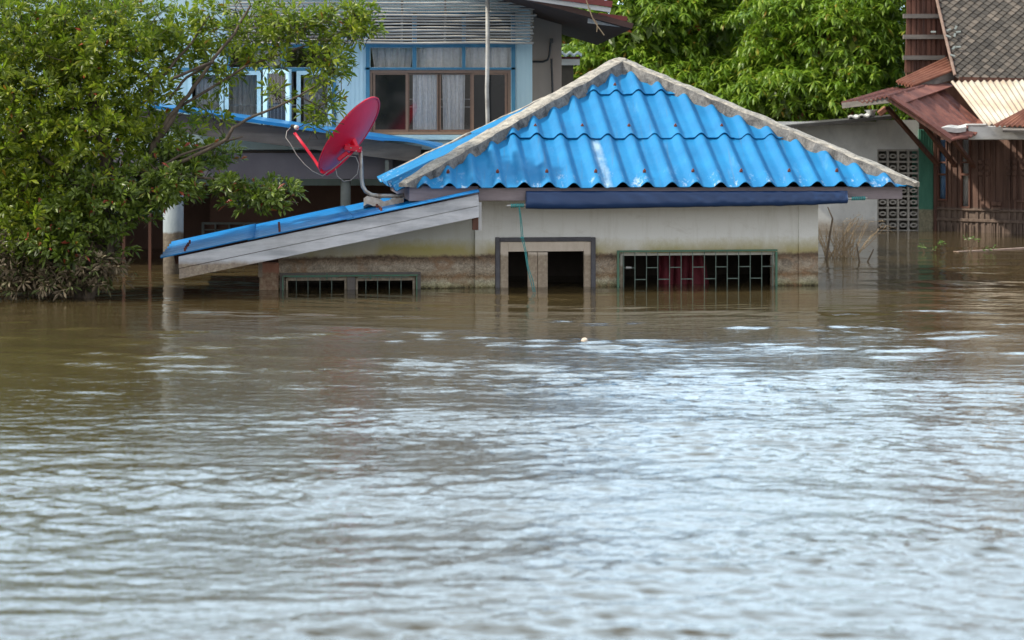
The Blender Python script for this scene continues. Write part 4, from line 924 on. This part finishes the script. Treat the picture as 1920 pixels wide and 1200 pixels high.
def near_tree():
    t = thing('waterside_tree', 'spreading glossy green tree leaning over the water at the left edge', 'tree', (P(180, 545, 19.0).x, 19.0, 0))
    dense = [(60, 60, 190, 130, 19.6, .9, 820), (215, 90, 140, 120, 19.4, .8, 560), (110, 240, 190, 130, 19.3, .9, 900), (45, 390, 130, 110, 19.1, .7, 480), (285, 235, 100, 75, 19.4, .5, 170), (345, 60, 95, 80, 19.7, .5, 140), (10, 180, 120, 160, 19.2, .8, 420), (-120, 200, 140, 330, 19.2, .9, 600)]
    low = [(190, 375, 120, 70, 19.0, .5, 340), (310, 345, 75, 45, 18.9, .35, 150), (130, 450, 110, 50, 18.9, .5, 240), (340, 300, 70, 60, 19.2, .3, 110), (400, 290, 55, 35, 19.2, .25, 30)]
    sparse = [(450, 50, 90, 75, 19.7, .4, 130), (560, 50, 100, 55, 19.6, .4, 140), (660, 40, 62, 50, 19.6, .3, 105), (615, 110, 55, 45, 19.5, .3, 62), (612, 178, 30, 62, 19.4, .2, 42), (420, 130, 60, 50, 19.5, .3, 42), (400, 215, 50, 35, 19.4, .2, 20), (525, 165, 30, 24, 19.4, .2, 10), (585, 215, 20, 30, 19.4, .15, 10), (510, 110, 60, 20, 19.5, .2, 16)]
    hang = [(495, 365, 75, 32, 18.9, .25, 95), (430, 350, 35, 22, 18.9, .2, 25)]
    v, f, c1 = rosettes([(a, b, c, d, e, f, int(n*.85)) for a, b, c, d, e, f, n in dense], .096, .027, 1, (8, 13)); MB().add(v, f).build('crown', M['leaf'], t)
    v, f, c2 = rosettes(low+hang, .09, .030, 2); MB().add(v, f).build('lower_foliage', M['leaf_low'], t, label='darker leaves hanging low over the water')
    v, f, c3 = rosettes(sparse, .095, .027, 3, (5, 9)); MB().add(v, f).build('side_foliage', M['leaf'], t, label='thin sprays of leaves reaching right over the house')
    mudb = [(70, 520, 120, 38, 18.9, .5, 330), (190, 505, 60, 40, 18.8, .35, 110), (20, 480, 80, 60, 18.9, .5, 180), (-60, 500, 80, 60, 18.9, .5, 150)]
    v, f, c4 = rosettes(mudb, .085, .024, 4, (4, 8), 1.6); MB().add(v, f).build('muddy_foliage', M['leaf_mud'], t, label='grey mud-coated leaves along the waterline')
    tr = MB(); r = random.Random(3)
    def limb(pts, r0, r1, mb, n=9):
        P_ = [P(*p) for p in pts]; out = []
        for i in range(len(P_)-1):
            for k in range(4): out.append(P_[i].lerp(P_[i+1], k/4) + rnd_dir(r)*r1*.5)
        out.append(P_[-1]); m = len(out); mb.tube(out, [r0+(r1-r0)*i/(m-1) for i in range(m)], n)
    limb([(150, 640, 19.0), (158, 520, 19.0), (185, 440, 19.0), (190, 370, 19.1), (200, 300, 19.2), (180, 220, 19.3), (170, 120, 19.4), (165, 20, 19.5)], .10, .03, tr, 12)
    limb([(150, 640, 19.0), (170, 540, 18.9), (215, 440, 19.0), (260, 360, 19.1), (290, 270, 19.1), (330, 205, 19.2)], .06, .028, tr)
    tr.build('trunk', M['bark'], t, smooth=True)
    for pts, a_, b_ in (([(290, 270, 19.1), (318, 220, 19.15), (352, 180, 19.2), (400, 112, 19.3), (440, 62, 19.4), (470, 10, 19.5)], .024, .010),
                       ([(318, 150, 19.0), (400, 115, 19.1), (350, 145, 19.2), (318, 185, 19.2)], .014, .012),
                       ([(270, 185, 19.2), (320, 125, 19.3), (360, 80, 19.4), (392, 30, 19.5)], .018, .008),
                       ([(250, 330, 19.0), (350, 300, 18.9), (425, 262, 18.9), (437, 240, 18.9), (470, 220, 19.0), (520, 200, 19.1), (560, 180, 19.2), (612, 148, 19.3)], .022, .006),
                       ([(330, 205, 19.2), (460, 125, 19.4), (560, 90, 19.5), (640, 60, 19.6), (690, 30, 19.6)], .014, .005),
                       ([(560, 180, 19.2), (600, 200, 19.3), (640, 170, 19.4), (640, 120, 19.5)], .007, .003),
                       ([(340, 330, 18.9), (400, 335, 18.9), (440, 345, 18.9), (500, 372, 18.9), (560, 380, 18.9)], .012, .004),
                       ([(190, 400, 19.0), (130, 330, 19.0), (60, 280, 19.0), (10, 200, 19.0)], .03, .01), ([(230, 400, 19), (270, 330, 18.9), (340, 290, 18.9), (400, 270, 18.9), (455, 256, 18.9)], .016, .008)):
        m = MB(); limb(pts, a_, b_, m, 7); m.build('branch', M['bark'], t, smooth=True)
    tw = MB()
    for cs, n in ((c3, 1), (c2, 3), (c1, 4)):
        for p, ax in cs[::n]:
            e = p - ax*r.uniform(.08, .2) + rnd_dir(r)*.05; tw.tube([e, p.lerp(e, .5)+rnd_dir(r)*.015, p], [.0045, .0035, .002], 4, cap=False)
    tw.build('twigs', M['bark'], t)
near_tree()

def mango(label, blobs, seed, d0, base_px):
    t = thing('mango_tree', label, 'tree', (P(base_px, 0, d0).x, d0+.8, GZ), 'mango trees behind the houses')
    r = random.Random(seed); vs = []; fs = []; iv = []; if_ = []
    for (cx, cy, rx, ry, d, rd, n) in blobs:
        c = P(cx, cy, d); ax, az = rx/FPX*d, ry/FPX*d
        for _ in range(n):
            q = rnd_dir(r)
            if q.y > .35: q.y = -q.y*.5
            k = .72+.34*r.random(); bc = c + Vector((q.x*ax, q.y*rd, q.z*az))*k; br = r.uniform(.20, .38)
            for m in range(r.randint(10, 15)):
                o = rnd_dir(r); o.z = abs(o.z)*.8 if r.random() < .7 else o.z; p = bc + Vector((o.x*br*1.1, o.y*br, o.z*br*.9))
                for i in range(r.randint(7, 10)):
                    a_ = r.uniform(0, 6.28); dr = r.uniform(-1.5, .35); dd = Vector((math.cos(a_), math.sin(a_), dr)).normalized()
                    s_ = dd.cross(Vector((0, 0, 1))).normalized(); leaf(vs, fs, p, dd, s_, r.uniform(.13, .21), r.uniform(.032, .05), .15)
        for _ in range(int(n*(14 if d < 37 else 34))):      # inner leaves
            q = rnd_dir(r)*(r.random()**.4)*.85; p = c + Vector((q.x*ax, q.y*rd, q.z*az)); dd = rnd_dir(r); dd.z -= .5; dd.normalize(); s_ = dd.cross(Vector((.1, 1, .2))).normalized()
            leaf(iv, if_, p, dd, s_, r.uniform(.2, .3), r.uniform(.07, .11), .1)
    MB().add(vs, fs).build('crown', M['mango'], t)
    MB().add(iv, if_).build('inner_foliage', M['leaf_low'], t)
    b0 = Vector((P(base_px, 0, d0).x, d0+.8, GZ)); b = MB()
    b.tube([b0, b0+Vector((.05, 0, 1.5)), b0+Vector((-.05, .1, 3)), b0+Vector((.1, 0, 4.5))], [.22, .18, .14, .06], 12)
    for i in range(7):
        c = blobs[i % len(blobs)]; e = P(c[0], c[1], c[4]); s0 = b0+Vector((0, 0, 1.8+.3*i)); b.tube([s0, s0.lerp(e, .5)+Vector((0, 0, .2)), e], [.07, .045, .02], 7)
    b.build('trunk', M['bark'], t, smooth=True)
mango('broad mango tree left of the dark gap, behind the blue roof peak',
      [(1190, 60, 110, 80, 34, 1.0, 46), (1310, 60, 80, 90, 34.5, .9, 34), (1130, 140, 95, 60, 34, .8, 34), (1270, 170, 110, 60, 33.5, .8, 44), (1240, -60, 190, 70, 35, 1.2, 55), (1370, 190, 60, 60, 34.6, .7, 16)], 21, 35, 1240)
mango('tall bright mango tree right of the dark gap, beside the wooden house',
      [(1470, 60, 75, 100, 33, .9, 40), (1570, 100, 80, 100, 32.5, .9, 46), (1650, 70, 60, 110, 33, .8, 30), (1480, 190, 105, 55, 32.2, .8, 44), (1590, 215, 85, 45, 32, .6, 28), (1560, -60, 170, 80, 33.8, 1.2, 55), (1420, 150, 40, 40, 33, .5, 12)], 22, 34, 1560)
mango('dark mango tree standing furthest back, filling the gap between the two bright ones',
      [(1390, 60, 130, 160, 37.5, .8, 70), (1180, 130, 180, 120, 38, .8, 46), (1620, 100, 160, 160, 37.5, .8, 46), (1070, 90, 110, 110, 38, .8, 40)], 23, 38, 1400)

# ------------------------------------------------------------------ things standing or floating in the water
def dead_shrub():
    t = thing('dead_shrub', 'dry tan leafless shrub standing in the water by the house corner', 'shrub', (P(1575, 480, 24.6).x, 24.6, 0))
    r = random.Random(8); b = MB(); lv = []; lf = []
    for i in range(70):
        x0 = r.uniform(1545, 1600); p = P(x0, 478, 24.6+r.uniform(-.3, .6)); p.z = -.05; q = Vector((r.uniform(-.35, .6), r.uniform(-.2, .2), r.uniform(.3, .72))); k = r.uniform(.5, 1.0)
        pts = [p, p+q*.4*k+rnd_dir(r)*.02, p+q*.8*k+rnd_dir(r)*.04+Vector((0, 0, .02)), p+q*k+Vector((r.uniform(-.05, .12), 0, -r.uniform(0, .14)))]; r0 = r.uniform(.003, .008); b.tube(pts, [r0, r0*.8, r0*.5, .0012], 5, cap=False)
        if i % 2:
            for m in range(5): dd = rnd_dir(r); leaf(lv, lf, pts[2]+rnd_dir(r)*.06, dd, dd.orthogonal().normalized(), .045, .007, .2)
    b.build('stems', M['twig'], t)
    tm = MB(); tm.tube([P(1549, 488, 24.2), P(1556, 440, 24.2), P(1561, 410, 24.2), P(1552, 388, 24.2)], [.013, .012, .010, .006], 7); tm.build('stem', M['stick'], t)
    MB().add(lv, lf).build('dry_leaves', M['twig'], t)
dead_shrub()
for pts, lb in (([(1612, 494), (1609, 475), (1606, 457)], 'bent dark stick left in the pair poking from the water'), ([(1626, 492), (1633, 478), (1638, 467)], 'short dark stick leaning right near the dead shrub')):
    d_ = 23.7; b = MB(); b.tube([P(pts[0][0], 506, d_)] + [P(x, y, d_) for x, y in pts], [.011, .011, .009, .006], 7)
    tag(b.build('stick', M['stick']), lb, 'stick', 'sticks poking out of the water')
def debris():
    t = thing('floating_plank', 'long pinkish plank drifting in the water before the wooden house', 'plank', P(1860, 470, 25.7))
    b = MB(); b.bar(P(1792, 474.5, 25.4), P(1925, 467, 26.0), .09, .04); b.bar(P(1918, 467.5, 26.0), P(2010, 463, 26.4), .09, .04); b.build('board', simple('waterlogged_plank', (.30, .21, .16), (.18, .12, .09), 9), t)
    r = random.Random(6)
    for k, (x, y, h_, lb) in enumerate(((1817, 476, .21, 'taller green weed stem at the left end of the floating plank'), (1776, 478, .16, 'bent dark weed left of the floating plank'), (1862, 470, .09, 'low leafy weed at the middle of the floating plank'), (1738, 462, .12, 'faint pale weed before the green wall'))):
        w_ = thing('weed', lb, 'plant', P(x, y, 25.5), 'weeds around the floating plank'); p = P(x, y, 25.3); p.z = -.03; b = MB(); lv = []; lf = []
        for i in range(3):
            e = p + Vector((r.uniform(-.09, .09), 0, h_*r.uniform(.6, 1))); b.tube([p, p.lerp(e, .5)+rnd_dir(r)*.012, e], [.006, .005, .003], 5)
            for m in range(7): dd = rnd_dir(r); dd.z = abs(dd.z)*.6; dd.normalize(); leaf(lv, lf, e+rnd_dir(r)*.02, dd, dd.orthogonal().normalized(), .05, .015, .2)
        b.build('stem', M['stick'], w_); MB().add(lv, lf).build('leaves', M['weed'], w_)
debris()
b = MB(); c = P(1096, 641, 15.15); c.z = .008; vs = []; r = random.Random(1)
n = 10
for j in range(5):
    for k in range(n): a_ = 2*math.pi*k/n; q = math.sin(math.pi*(j+.6)/5.2); vs.append(c+Vector((.024*q*math.cos(a_)*(1+.25*r.random()), .02*q*math.sin(a_), (.022 if k < 5 else .014)*(-math.cos(math.pi*(j+.5)/5.0)))))
fs = [(j*n+k, j*n+(k+1) % n, (j+1)*n+(k+1) % n, (j+1)*n+k) for j in range(4) for k in range(n)] + [tuple(range(n-1, -1, -1)), tuple(range(4*n, 5*n))]
tag(b.add(vs, fs).build('floating_foam', M['foam']), 'small whitish lump of foam floating in front of the door', 'litter')
